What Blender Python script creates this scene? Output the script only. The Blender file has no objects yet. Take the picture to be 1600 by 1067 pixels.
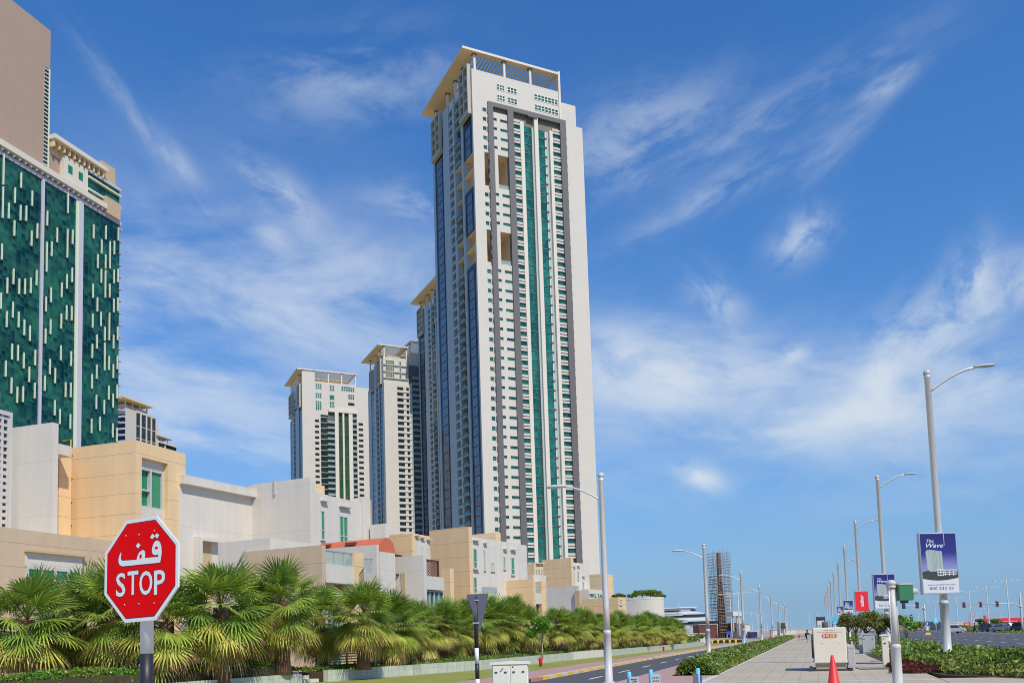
import bpy, bmesh, math, random
from mathutils import Vector, Matrix
from mathutils.geometry import tessellate_polygon
R = math.radians
SC = bpy.context.scene
COL = SC.collection
rnd = random.Random(7)

# ------------------------------------------------------------------ camera
F, CX, CY, EYE, PITCH, ROLL = 1370.0, 800.0, 876.0, 1.7, 5.0, -1.8
cam = bpy.data.objects.new('camera', bpy.data.cameras.new('camera'))
COL.objects.link(cam)
CM = Matrix.Rotation(R(90 + PITCH), 3, 'X') @ Matrix.Rotation(R(ROLL), 3, 'Z')
cam.matrix_world = Matrix.Translation((0, 0, EYE)) @ CM.to_4x4()
cam.data.sensor_width = 36.0
cam.data.lens = F / 1600 * 36
cam.data.shift_y = (CY - 533.5) / 1600
cam.data.clip_start = 0.1
cam.data.clip_end = 9000
SC.camera = cam
SC.cycles.filter_width = 1.0

# ------------------------------------------------------------------ light
SUN_AZ, SUN_EL = math.atan2(0.53, -0.85), R(48)          # azimuth clockwise from +Y
SC.view_settings.view_transform = 'Standard'
SC.view_settings.look = 'None'
SC.view_settings.exposure = 0.0
SC.view_settings.gamma = 1.0
sun = bpy.data.objects.new('sun', bpy.data.lights.new('sun', 'SUN'))
COL.objects.link(sun)
sun.data.energy = 3.7
sun.data.angle = R(0.5)
sun.data.color = (1.0, 0.92, 0.78)
sd = Vector((math.sin(SUN_AZ) * math.cos(SUN_EL), math.cos(SUN_AZ) * math.cos(SUN_EL), math.sin(SUN_EL)))
sun.rotation_euler = (-sd).to_track_quat('-Z', 'Y').to_euler()

def pixdir(x, y):
    d = CM @ Vector(((x - CX) / F, -(y - CY) / F, -1)); return d
def at(x, y, Y):
    d = pixdir(x, y); k = Y / d.y; return Vector((d.x * k, Y, EYE + d.z * k))
def gnd(x, y, z=0.0):
    d = pixdir(x, y); k = (z - EYE) / d.z; return Vector((d.x * k, d.y * k, z))
def on_plane(x, y, O, u):
    d = pixdir(x, y)
    det = u[0] * -d.y + d.x * u[1]
    s = (-O[0] * -d.y + d.x * -O[1]) / det
    k = (O[0] + u[0] * s) / d.x if abs(d.x) > abs(d.y) else (O[1] + u[1] * s) / d.y
    return s, EYE + d.z * k
RS, RT = (0.324, 0.946), (0.946, -0.324)                  # along the road / to its right
def st(s, t, z=0.0):
    return Vector((RS[0] * s + RT[0] * t, RS[1] * s + RT[1] * t, z))
ROADZ = math.atan2(RS[1], RS[0])                          # rotation that lays local x along the road

# ------------------------------------------------------------------ world
w = bpy.data.worlds.new('World'); SC.world = w; w.use_nodes = True
nt = w.node_tree; nt.nodes.clear()
def N(t, tree=None, **kw):
    n = (tree or nt).nodes.new(t)
    for k, v in kw.items(): setattr(n, k, v)
    return n
def L(a, b, tree=None): (tree or nt).links.new(a, b)
def math_(op, a, b=None, c=None, tree=None, clamp=False):
    n = N('ShaderNodeMath', tree); n.operation = op; n.use_clamp = clamp
    for i, v in enumerate((a, b, c)):
        if v is None: continue
        if isinstance(v, (int, float)): n.inputs[i].default_value = v
        else: L(v, n.inputs[i], tree)
    return n.outputs[0]
sky = N('ShaderNodeTexSky', sky_type='NISHITA'); sky.sun_disc = False
sky.sun_elevation = SUN_EL; sky.sun_rotation = SUN_AZ
sky.air_density = 1.0; sky.dust_density = 0.0; sky.ozone_density = 3.0; sky.altitude = 0
hsv = N('ShaderNodeHueSaturation'); hsv.inputs['Saturation'].default_value = 1.32
hsv.inputs['Value'].default_value = 1.70; hsv.inputs['Hue'].default_value = 0.511
L(sky.outputs[0], hsv.inputs['Color'])
tc = N('ShaderNodeTexCoord'); D = tc.outputs['Generated']
def dot(v):
    n = N('ShaderNodeVectorMath', operation='DOT_PRODUCT'); L(D, n.inputs[0]); n.inputs[1].default_value = v; return n.outputs['Value']
def band(px, py, ang, la, lb, noise_a, noise_b, seed, lo, hi, gain, rough=0.62, dist=1.2):
    """cloud patch round the direction seen at a pixel: e1 along the streak, e2 across it; gaussian fall-off times stretched noise"""
    c = pixdir(px, py).normalized()
    rgt = c.cross(Vector((0, 0, 1))).normalized(); upv = rgt.cross(c)
    e1 = rgt * math.cos(R(ang)) + upv * math.sin(R(ang)); e2 = -rgt * math.sin(R(ang)) + upv * math.cos(R(ang))
    a, b = dot(e1), dot(e2)
    ga = math_('POWER', math_('DIVIDE', a, la), 2.0); gb = math_('POWER', math_('DIVIDE', b, lb), 2.0)
    g = math_('EXPONENT', math_('MULTIPLY', math_('ADD', ga, gb), -1.0))
    cb = N('ShaderNodeCombineXYZ'); L(math_('MULTIPLY', a, noise_a), cb.inputs[0]); L(math_('MULTIPLY', b, noise_b), cb.inputs[1]); cb.inputs[2].default_value = seed
    nz = N('ShaderNodeTexNoise'); L(cb.outputs[0], nz.inputs['Vector'])
    nz.inputs['Scale'].default_value = 1.0; nz.inputs['Detail'].default_value = 7.0; nz.inputs['Roughness'].default_value = rough - .02; nz.inputs['Distortion'].default_value = dist * .35
    mr = N('ShaderNodeMapRange', interpolation_type='SMOOTHSTEP'); L(nz.outputs[0], mr.inputs[0])
    mr.inputs[1].default_value = lo; mr.inputs[2].default_value = hi + .03
    front = math_('GREATER_THAN', dot(c), 0.0)
    return math_('MULTIPLY', math_('MULTIPLY', math_('MULTIPLY', mr.outputs[0], g), gain), front)
BANDS = [   # pixel x, y, tilt, half length, half width, noise along, across, seed, low, high, gain, roughness, distortion
    (330, 480, -4, .28, .100, 4, 10, 1.3, .30, .66, .80, .62, .9),
    (520, 450, 6, .13, .05, 7, 15, 31.0, .36, .64, .60, .62, .9),
    (330, 590, -5, .20, .040, 5, 16, 5.3, .32, .60, .72, .6, .8),
    (310, 670, -9, .14, .030, 6, 20, 8.1, .34, .62, .72, .6, .8),
    (1050, 590, -7, .17, .055, 7, 15, 2.2, .28, .60, .88, .62, 1.0),
    (1230, 640, -6, .20, .055, 6, 15, 12.2, .36, .64, .72, .62, 1.0),
    (980, 560, -10, .08, .03, 10, 20, 33.0, .30, .58, .75, .6, 1.0),
    (1480, 610, 3, .13, .032, 9, 17, 3.1, .34, .62, .68, .62, 1.0),
    (1300, 700, -4, .26, .06, 5, 14, 21.0, .36, .68, .50, .6, 1.0),
    (1374, 598, 70, .028, .018, 22, 26, 4.0, .22, .50, .95, .6, .5),
    (1350, 640, 0, .05, .02, 18, 26, 41.0, .26, .54, .8, .6, .6),
    (1450, 520, 28, .08, .035, 14, 20, 6.0, .34, .58, .72, .64, 1.0),
    (1522, 440, 80, .034, .020, 20, 24, 16.0, .30, .54, .80, .62, .7),
    (1585, 440, 20, .04, .025, 16, 22, 46.0, .34, .60, .60, .62, .8),
    (1252, 372, 30, .030, .020, 24, 28, 7.0, .30, .58, .62, .66, .9),
    (1095, 745, -25, .026, .013, 24, 28, 9.0, .26, .52, .90, .6, .7),
    (1240, 556, 10, .018, .010, 26, 32, 19.0, .26, .52, .65, .6, .7),
    (1120, 470, -48, .040, .020, 14, 24, 20.0, .34, .62, .50, .66, 1.0),
    (1000, 215, 14, .085, .040, 9, 18, 11.0, .36, .64, .52, .66, 1.1),
    (1240, 165, 17, .12, .020, 7, 24, 13.0, .34, .68, .42, .66, 1.0),
    (1385, 133, 22, .030, .010, 16, 34, 53.0, .30, .60, .50, .66, .9),
    (1110, 305, 20, .10, .016, 9, 28, 14.0, .34, .66, .40, .66, 1.0),
    (1305, 225, 38, .05, .014, 12, 30, 24.0, .34, .68, .34, .66, 1.0),
    (225, 200, -50, .075, .009, 10, 40, 15.0, .36, .68, .36, .66, 1.0),
    (275, 250, -45, .028, .010, 18, 34, 55.0, .30, .62, .42, .66, .9),
    (440, 305, -35, .045, .018, 14, 26, 17.0, .34, .62, .58, .66, 1.0),
    (430, 372, -40, .020, .010, 20, 30, 57.0, .30, .58, .45, .66, .9),
    (560, 125, 8, .11, .040, 8, 16, 18.0, .38, .68, .40, .66, 1.2),
    (650, 320, -10, .05, .02, 12, 22, 28.0, .36, .64, .48, .66, 1.0),
]
tot = None
for b_ in BANDS:
    v = band(*b_)
    tot = v if tot is None else math_('SUBTRACT', math_('ADD', tot, v), math_('MULTIPLY', tot, v))
tot = math_('MINIMUM', tot, 0.94)
# pale veil towards the horizon
z_ = dot((0, 0, 1))
zp = math_('MAXIMUM', z_, 0.0)
def veil(src, k, amount, col):
    m_ = N('ShaderNodeMix', data_type='RGBA'); L(math_('MULTIPLY', math_('EXPONENT', math_('MULTIPLY', zp, -k)), amount), m_.inputs[0]); L(src, m_.inputs[6]); m_.inputs[7].default_value = (*col, 1); return m_.outputs[2]
clear = veil(veil(hsv.outputs[0], 3.0, .95, (1.0, 2.75, 5.6)), 30.0, .75, (2.9, 4.7, 6.4))
mixc = N('ShaderNodeMix', data_type='RGBA'); L(tot, mixc.inputs[0]); L(clear, mixc.inputs[6]); mixc.inputs[7].default_value = (6.6, 7.4, 8.3, 1)
bg = N('ShaderNodeBackground'); bg.inputs['Strength'].default_value = 0.10; L(mixc.outputs[2], bg.inputs['Color'])
L(bg.outputs[0], N('ShaderNodeOutputWorld').inputs['Surface'])

# ------------------------------------------------------------------ materials
def mat(name, col, rough=0.6, metal=0.0, spec=0.5, noise=0.0, nscale=3.0, bump=0.0, bscale=20.0, joints=None, cells=None, coat=0.0, streak=0.0, jcol=None):
    """joints = (pitch x, pitch y, pitch z, width m, darkness); cells = (sx, sy, sz, other colour): a different pane colour per cell"""
    m = bpy.data.materials.new(name); m.use_nodes = True; t = m.node_tree; p = t.nodes['Principled BSDF']
    p.inputs['Roughness'].default_value = rough; p.inputs['Metallic'].default_value = metal
    p.inputs['Specular IOR Level'].default_value = spec; p.inputs['Coat Weight'].default_value = coat
    p.inputs['Base Color'].default_value = (*col, 1)
    if not (noise or joints or cells or bump or streak): return m
    co = N('ShaderNodeTexCoord', t).outputs['Object']
    rgb = N('ShaderNodeRGB', t); rgb.outputs[0].default_value = (*col, 1); c = rgb.outputs[0]
    if cells:
        sn = N('ShaderNodeVectorMath', t, operation='DIVIDE'); ofs = N('ShaderNodeVectorMath', t, operation='ADD'); L(co, ofs.inputs[0], t); ofs.inputs[1].default_value = (.173, .371, .219); L(ofs.outputs[0], sn.inputs[0], t); sn.inputs[1].default_value = cells[:3]
        fl = N('ShaderNodeVectorMath', t, operation='FLOOR'); L(sn.outputs[0], fl.inputs[0], t)
        wn = N('ShaderNodeTexWhiteNoise', t); wn.noise_dimensions = '4D'; L(math_('MULTIPLY', N('ShaderNodeObjectInfo', t).outputs['Random'], 37.0, tree=t), wn.inputs['W'], t); L(fl.outputs[0], wn.inputs['Vector'], t)
        lf = N('ShaderNodeTexNoise', t); lf.inputs['Scale'].default_value = 0.09; L(co, lf.inputs['Vector'], t)  # broad blotches in the pane colour imitate uneven reflections
        f = math_('ADD', math_('MULTIPLY', wn.outputs['Value'], 0.75, tree=t), math_('MULTIPLY', math_('SUBTRACT', lf.outputs[0], 0.47, tree=t), 2.4, tree=t), tree=t, clamp=True)
        mx = N('ShaderNodeMix', t, data_type='RGBA'); L(f, mx.inputs[0], t); L(c, mx.inputs[6], t); mx.inputs[7].default_value = (*cells[3], 1); c = mx.outputs[2]
        nm = N('ShaderNodeVectorMath', t, operation='SUBTRACT'); L(wn.outputs['Color'], nm.inputs[0], t); nm.inputs[1].default_value = (.5, .5, .5)
        sc = N('ShaderNodeVectorMath', t, operation='SCALE'); L(nm.outputs[0], sc.inputs[0], t); sc.inputs['Scale'].default_value = 0.035
        ge = N('ShaderNodeNewGeometry', t); ad = N('ShaderNodeVectorMath', t, operation='ADD'); L(ge.outputs['Normal'], ad.inputs[0], t); L(sc.outputs[0], ad.inputs[1], t)
        nn = N('ShaderNodeVectorMath', t, operation='NORMALIZE'); L(ad.outputs[0], nn.inputs[0], t); L(nn.outputs[0], p.inputs['Normal'], t)
    if noise:
        nz = N('ShaderNodeTexNoise', t); nz.inputs['Scale'].default_value = nscale; nz.inputs['Detail'].default_value = 6; L(co, nz.inputs['Vector'], t)
        f = math_('ADD', math_('MULTIPLY', nz.outputs[0], 2 * noise, tree=t), 1 - noise, tree=t)
        mx = N('ShaderNodeVectorMath', t, operation='SCALE'); L(c, mx.inputs[0], t); L(f, mx.inputs['Scale'], t); c = mx.outputs[0]
    if streak:                                             # rain streaks: noise stretched down the wall
        mp = N('ShaderNodeMapping', t); mp.inputs['Scale'].default_value = (2.2, 2.2, 0.12); L(co, mp.inputs[0], t)
        nz = N('ShaderNodeTexNoise', t); nz.inputs['Scale'].default_value = 1.0; nz.inputs['Detail'].default_value = 5; L(mp.outputs[0], nz.inputs['Vector'], t)
        f = math_('ADD', math_('MULTIPLY', nz.outputs[0], 2 * streak, tree=t), 1 - streak, tree=t)
        mx = N('ShaderNodeVectorMath', t, operation='SCALE'); L(c, mx.inputs[0], t); L(f, mx.inputs['Scale'], t); c = mx.outputs[0]
    if joints:
        sp = N('ShaderNodeSeparateXYZ', t); L(co, sp.inputs[0], t); msk = None
        for i in range(3):
            if not joints[i]: continue
            fr = math_('FRACT', math_('DIVIDE', sp.outputs[i], joints[i], tree=t), tree=t)
            lt = math_('LESS_THAN', fr, joints[3] / joints[i], tree=t)
            msk = lt if msk is None else math_('MAXIMUM', msk, lt, tree=t)
        mx = N('ShaderNodeMix', t, data_type='RGBA'); L(math_('MULTIPLY', msk, joints[4], tree=t), mx.inputs[0], t); L(c, mx.inputs[6], t); mx.inputs[7].default_value = (*(jcol or [k * .35 for k in col]), 1); c = mx.outputs[2]
    L(c, p.inputs['Base Color'], t)
    if bump:
        nz = N('ShaderNodeTexNoise', t); nz.inputs['Scale'].default_value = bscale; nz.inputs['Detail'].default_value = 4; L(co, nz.inputs['Vector'], t)
        bp = N('ShaderNodeBump', t); bp.inputs['Strength'].default_value = bump; bp.inputs['Distance'].default_value = 0.02; L(nz.outputs[0], bp.inputs['Height'], t)
        if not cells: L(bp.outputs[0], p.inputs['Normal'], t)
    return m
def glassy(name, col, alpha):
    m = bpy.data.materials.new(name); m.use_nodes = True; t = m.node_tree; p = t.nodes['Principled BSDF']
    p.inputs['Base Color'].default_value = (*col, 1); p.inputs['Roughness'].default_value = 0.05; p.inputs['Alpha'].default_value = alpha
    return m
def leafmat(name, col, var=0.35, trans=0.25):
    m = bpy.data.materials.new(name); m.use_nodes = True; t = m.node_tree; p = t.nodes['Principled BSDF']
    ge = N('ShaderNodeNewGeometry', t)
    f = math_('ADD', math_('MULTIPLY', ge.outputs['Random Per Island'], 2 * var, tree=t), 1 - var, tree=t)
    rgb = N('ShaderNodeRGB', t); rgb.outputs[0].default_value = (*col, 1)
    mx = N('ShaderNodeVectorMath', t, operation='SCALE'); L(rgb.outputs[0], mx.inputs[0], t); L(f, mx.inputs['Scale'], t)
    L(mx.outputs[0], p.inputs['Base Color'], t); p.inputs['Roughness'].default_value = 0.5; p.inputs['Specular IOR Level'].default_value = 0.35
    tr = N('ShaderNodeBsdfTranslucent', t); L(mx.outputs[0], tr.inputs[0], t)
    ms = N('ShaderNodeMixShader', t); ms.inputs[0].default_value = trans; L(p.outputs[0], ms.inputs[1], t); L(tr.outputs[0], ms.inputs[2], t)
    L(ms.outputs[0], t.nodes['Material Output'].inputs['Surface'], t)
    return m
M = {}
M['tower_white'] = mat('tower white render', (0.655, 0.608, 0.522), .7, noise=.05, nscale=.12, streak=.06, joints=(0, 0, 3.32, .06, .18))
M['tower_trim'] = mat('white trim', (0.735, 0.669, 0.544), .6, noise=.03)
M['villa_white'] = mat('villa white render', (0.690, 0.645, 0.560), .75, noise=.07, nscale=.5, streak=.10, bump=.15, bscale=40, joints=(0, 0, 3.3, .03, .28))
M['beige'] = mat('beige wall panels', (0.811, 0.585, 0.326), .75, noise=.08, nscale=.7, streak=.09, bump=.15, bscale=40, joints=(0, 0, 1.28, .035, .55))
M['beige_plain'] = mat('beige plaster', (0.576, 0.432, 0.259), .75, noise=.06)
M['void_beige'] = mat('pale ochre plaster', (0.812, 0.609, 0.341), .8, noise=.05)
M['soffit'] = mat('ochre soffit boards', (0.860, 0.645, 0.315), .8, joints=(0, 1.2, 0, .06, .3), noise=.04)
M['shade_wall'] = mat('grey blue cladding', (0.435, 0.500, 0.486), .6, noise=.05, joints=(0, 0, 3.32, .05, .3))  # shade of the left faces put into the wall colour; also plain grey piers
M['band'] = mat('charcoal cladding', (0.137, 0.132, 0.130), .6, noise=.06, joints=(0, 0, 1.66, .05, .25))
M['louver'] = mat('grey brown louvres', (.22, .19, .15), .7, joints=(.9, 0, .4, .08, .5))
M['teal'] = mat('teal window glass', (.006, .085, .078), .08, spec=.55, cells=(1.3, 50, 1.66, (.05, .22, .175)))
M['green_curtain'] = mat('green curtain glass', (.006, .095, .085), .08, spec=.5, cells=(1.1, 50, 1.1, (.03, .23, .175)))
M['green_dark'] = mat('dark green lattice glass', (.02, .075, .05), .2, cells=(.33, 50, .55, (.05, .13, .07)))
M['hotel_glass'] = mat('deep green curtain glass', (.002, .032, .050), .12, spec=.25, cells=(1.42, 60, 1.3, (.030, .165, .115)), joints=(1.42, 0, 1.3, .07, .55), jcol=(.05, .17, .17))
M['navy'] = mat('navy bay glass', (.007, .016, .036), .08, spec=.35, cells=(50, 2, 3.32, (.012, .03, .055)))
M['greypane'] = mat('grey blue pane', (.10, .12, .145), .15, spec=.8, cells=(50, 2, 3.32, (.17, .19, .21)))
M['dark_glass'] = mat('dark window glass', (.015, .025, .025), .1, spec=.6, cells=(1.5, 1.5, 1.6, (.03, .05, .045)))
M['brown_slab'] = mat('brown stone panels', (0.435, 0.312, 0.225), .7, noise=.05, nscale=.4, joints=(1.45, 0, 3.0, .05, .22))
M['line'] = mat('brown shadow gap', (.13, .085, .07), .7)
M['fin'] = mat('cream facade fins', (0.730, 0.788, 0.584), .5, noise=.04)
M['lilac'] = mat('pale grey mullion', (0.588, 0.573, 0.632), .5, noise=.03)
M['villa_glass'] = mat('green tinted glass', (.012, .20, .085), .07, spec=.6, cells=(.9, .9, 50, (.02, .27, .14)))
M['curtain_green'] = mat('green window screen', (0.049, 0.280, 0.140), .35, spec=.5, noise=.1, nscale=2)
M['frame_white'] = mat('white window frame', (.58, .57, .54), .4)
M['rail_glass'] = glassy('balustrade glass', (.42, .62, .58), .42)
M['roof_red'] = mat('terracotta roof', (0.660, 0.165, 0.079), .6, noise=.18, nscale=1.5, bump=.3, bscale=6)
M['wood_dark'] = mat('dark red timber', (0.154, 0.049, 0.039), .7, noise=.1)
M['metal'] = mat('galvanised pole', (0.818, 0.787, 0.726), .45, metal=.45, noise=.08, nscale=1.2, streak=.06)
M['pole_grey'] = mat('pale grey paint', (0.613, 0.603, 0.562), .4, noise=.08, streak=.06)
M['alu'] = mat('aluminium frame', (.60, .60, .60), .35, metal=.5)
M['white_plastic'] = mat('white plastic', (.50, .49, .46), .4)
M['black_paint'] = mat('black paint', (0.027, 0.027, 0.030), .45, noise=.15, nscale=8)
M['white_paint'] = mat('white paint', (0.860, 0.860, 0.839), .45, noise=.05, nscale=6)
M['sign_red'] = mat('retroreflective red', (0.860, 0.003, 0.005), .55, spec=.08, noise=.04, nscale=40)
M['sign_white'] = mat('retroreflective white', (0.860, 0.860, 0.827), .4, noise=.04, nscale=30)
M['sign_edge'] = mat('sign outline maroon', (.10, .01, .012), .5)
M['rivet'] = mat('bright rivet', (.75, .70, .66), .3, metal=.4)
M['sign_back'] = mat('slate sign back', (0.105, 0.112, 0.154), .55, noise=.1, nscale=5)
M['cabinet'] = mat('putty painted steel', (0.860, 0.850, 0.676), .5, noise=.05, nscale=2, streak=.06)
M['cabinet_dark'] = mat('dark grey fitting', (.05, .05, .05), .5)
M['unit'] = mat('cream painted steel', (0.860, 0.769, 0.613), .5, noise=.05, nscale=2, streak=.06)
M['cone'] = mat('red cone rubber', (0.860, 0.039, 0.036), .45, noise=.08, nscale=6)
M['red'] = mat('red paint', (0.860, 0.029, 0.032), .4, noise=.06)
M['blue'] = mat('blue sign paint', (.02, .10, .50), .4)
M['sky_blue'] = mat('light blue paint', (0.164, 0.632, 0.860), .4, noise=.05)
M['yellow'] = mat('yellow paint', (0.860, 0.537, 0.060), .6, noise=.12, nscale=4)
M['gold_pipe'] = mat('yellow pipe', (.70, .36, .03), .5)
M['navy_ink'] = mat('navy ink', (.025, .03, .16), .4)
M['signal_green'] = mat('dark green signal case', (0.043, 0.209, 0.094), .4, noise=.06)
M['asphalt'] = mat('asphalt', (0.094, 0.094, 0.098), .85, noise=.2, nscale=.8, bump=.3, bscale=30)
M['marking'] = mat('road paint', (0.856, 0.856, 0.828), .7, noise=.12, nscale=5)
M['paver'] = mat('cream pavers', (0.523, 0.442, 0.315), .8, noise=.16, nscale=.35, bump=.2, bscale=20, joints=(.6, .6, 0, .03, .42))
M['pink'] = mat('pink pavers', (0.504, 0.308, 0.266), .8, noise=.10, nscale=.6, joints=(.3, .3, 0, .02, .2))
M['grass'] = mat('mown grass', (0.288, 0.306, 0.054), .9, noise=.30, nscale=.9, bump=.5, bscale=25)
M['sand'] = mat('sandy ground', (0.414, 0.345, 0.248), .9, noise=.12, nscale=.05)
M['soil'] = mat('dark soil', (0.075, 0.056, 0.031), .95, noise=.25, nscale=3)
M['tile'] = mat('grey green tiles', (0.523, 0.558, 0.470), .3, noise=.18, nscale=3, joints=(.3, .3, .3, .018, .4), streak=.18)
M['concrete'] = mat('concrete', (0.531, 0.490, 0.414), .8, noise=.12, nscale=2)
M['kerb'] = mat('kerb concrete', (0.644, 0.602, 0.546), .8, noise=.1)
M['palm_green'] = leafmat('palm leaf green', (0.327, 0.429, 0.063), .45, .3)
M['palm_deep'] = leafmat('palm leaf deep green', (0.198, 0.330, 0.060), .40, .28)
M['palm_yellow'] = leafmat('ageing palm leaf', (0.546, 0.535, 0.102), .40, .25)
M['palm_dry'] = leafmat('dry palm leaf', (0.483, 0.310, 0.115), .35, .15)
M['palm_stem'] = mat('palm leaf stalk', (.20, .19, .04), .5)
M['palm_trunk'] = mat('palm trunk', (0.184, 0.098, 0.052), .9, noise=.35, nscale=6, bump=.9, bscale=14, joints=(0, 0, .11, .02, .5))
M['hedge'] = leafmat('hedge leaf', (.19, .28, .04), .5)
M['hedge2'] = leafmat('shrub leaf', (.27, .31, .06), .5)
M['bright_leaf'] = leafmat('bright tree leaf', (0.147, 0.336, 0.032), .45)
M['olive_leaf'] = leafmat('olive tree leaf', (.20, .21, .04), .5)
M['red_leaf'] = leafmat('red foliage', (0.176, 0.039, 0.024), .4)
M['white_flower'] = leafmat('white flower', (0.860, 0.860, 0.762), .15)
M['bark'] = mat('bark', (0.168, 0.108, 0.066), .9, noise=.3, nscale=8)
M['bark_pale'] = mat('pale bark', (0.429, 0.364, 0.260), .9, noise=.2, nscale=8)
M['tyre'] = mat('tyre rubber', (.02, .02, .02), .8)
M['car_glass'] = mat('car glass', (.02, .025, .03), .05, spec=.8)
M['skin'] = mat('skin', (.36, .20, .13), .6)
M['cloth_dark'] = mat('dark cloth', (.018, .017, .02), .8)
M['scaf'] = mat('scaffold tube', (.30, .22, .18), .6)
M['scaf_wood'] = mat('scaffold boards', (.24, .13, .075), .8)
M['core'] = mat('raw concrete core', (0.192, 0.144, 0.102), .9, noise=.3, nscale=.6)
M['far_blue'] = mat('blue grey glazing', (.10, .16, .27), .2, joints=(0, 0, 3.4, 1.2, .7))
M['yacht'] = mat('yacht white', (.74, .74, .74), .25, coat=.4)
M['road_cream'] = mat('cream building paint', (.60, .54, .42), .8)
M['pinkred'] = mat('salmon roof', (.55, .24, .17), .7)
M['crown_paint'] = mat('grey ochre frame paint', (0.478, 0.450, 0.341), .7, noise=.05)
M['beige_grey'] = mat('grey beige wall panels', (0.612, 0.470, 0.312), .75, noise=.09, nscale=.7, streak=.10, bump=.15, bscale=40, joints=(0, 0, 1.28, .035, .5))

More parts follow.
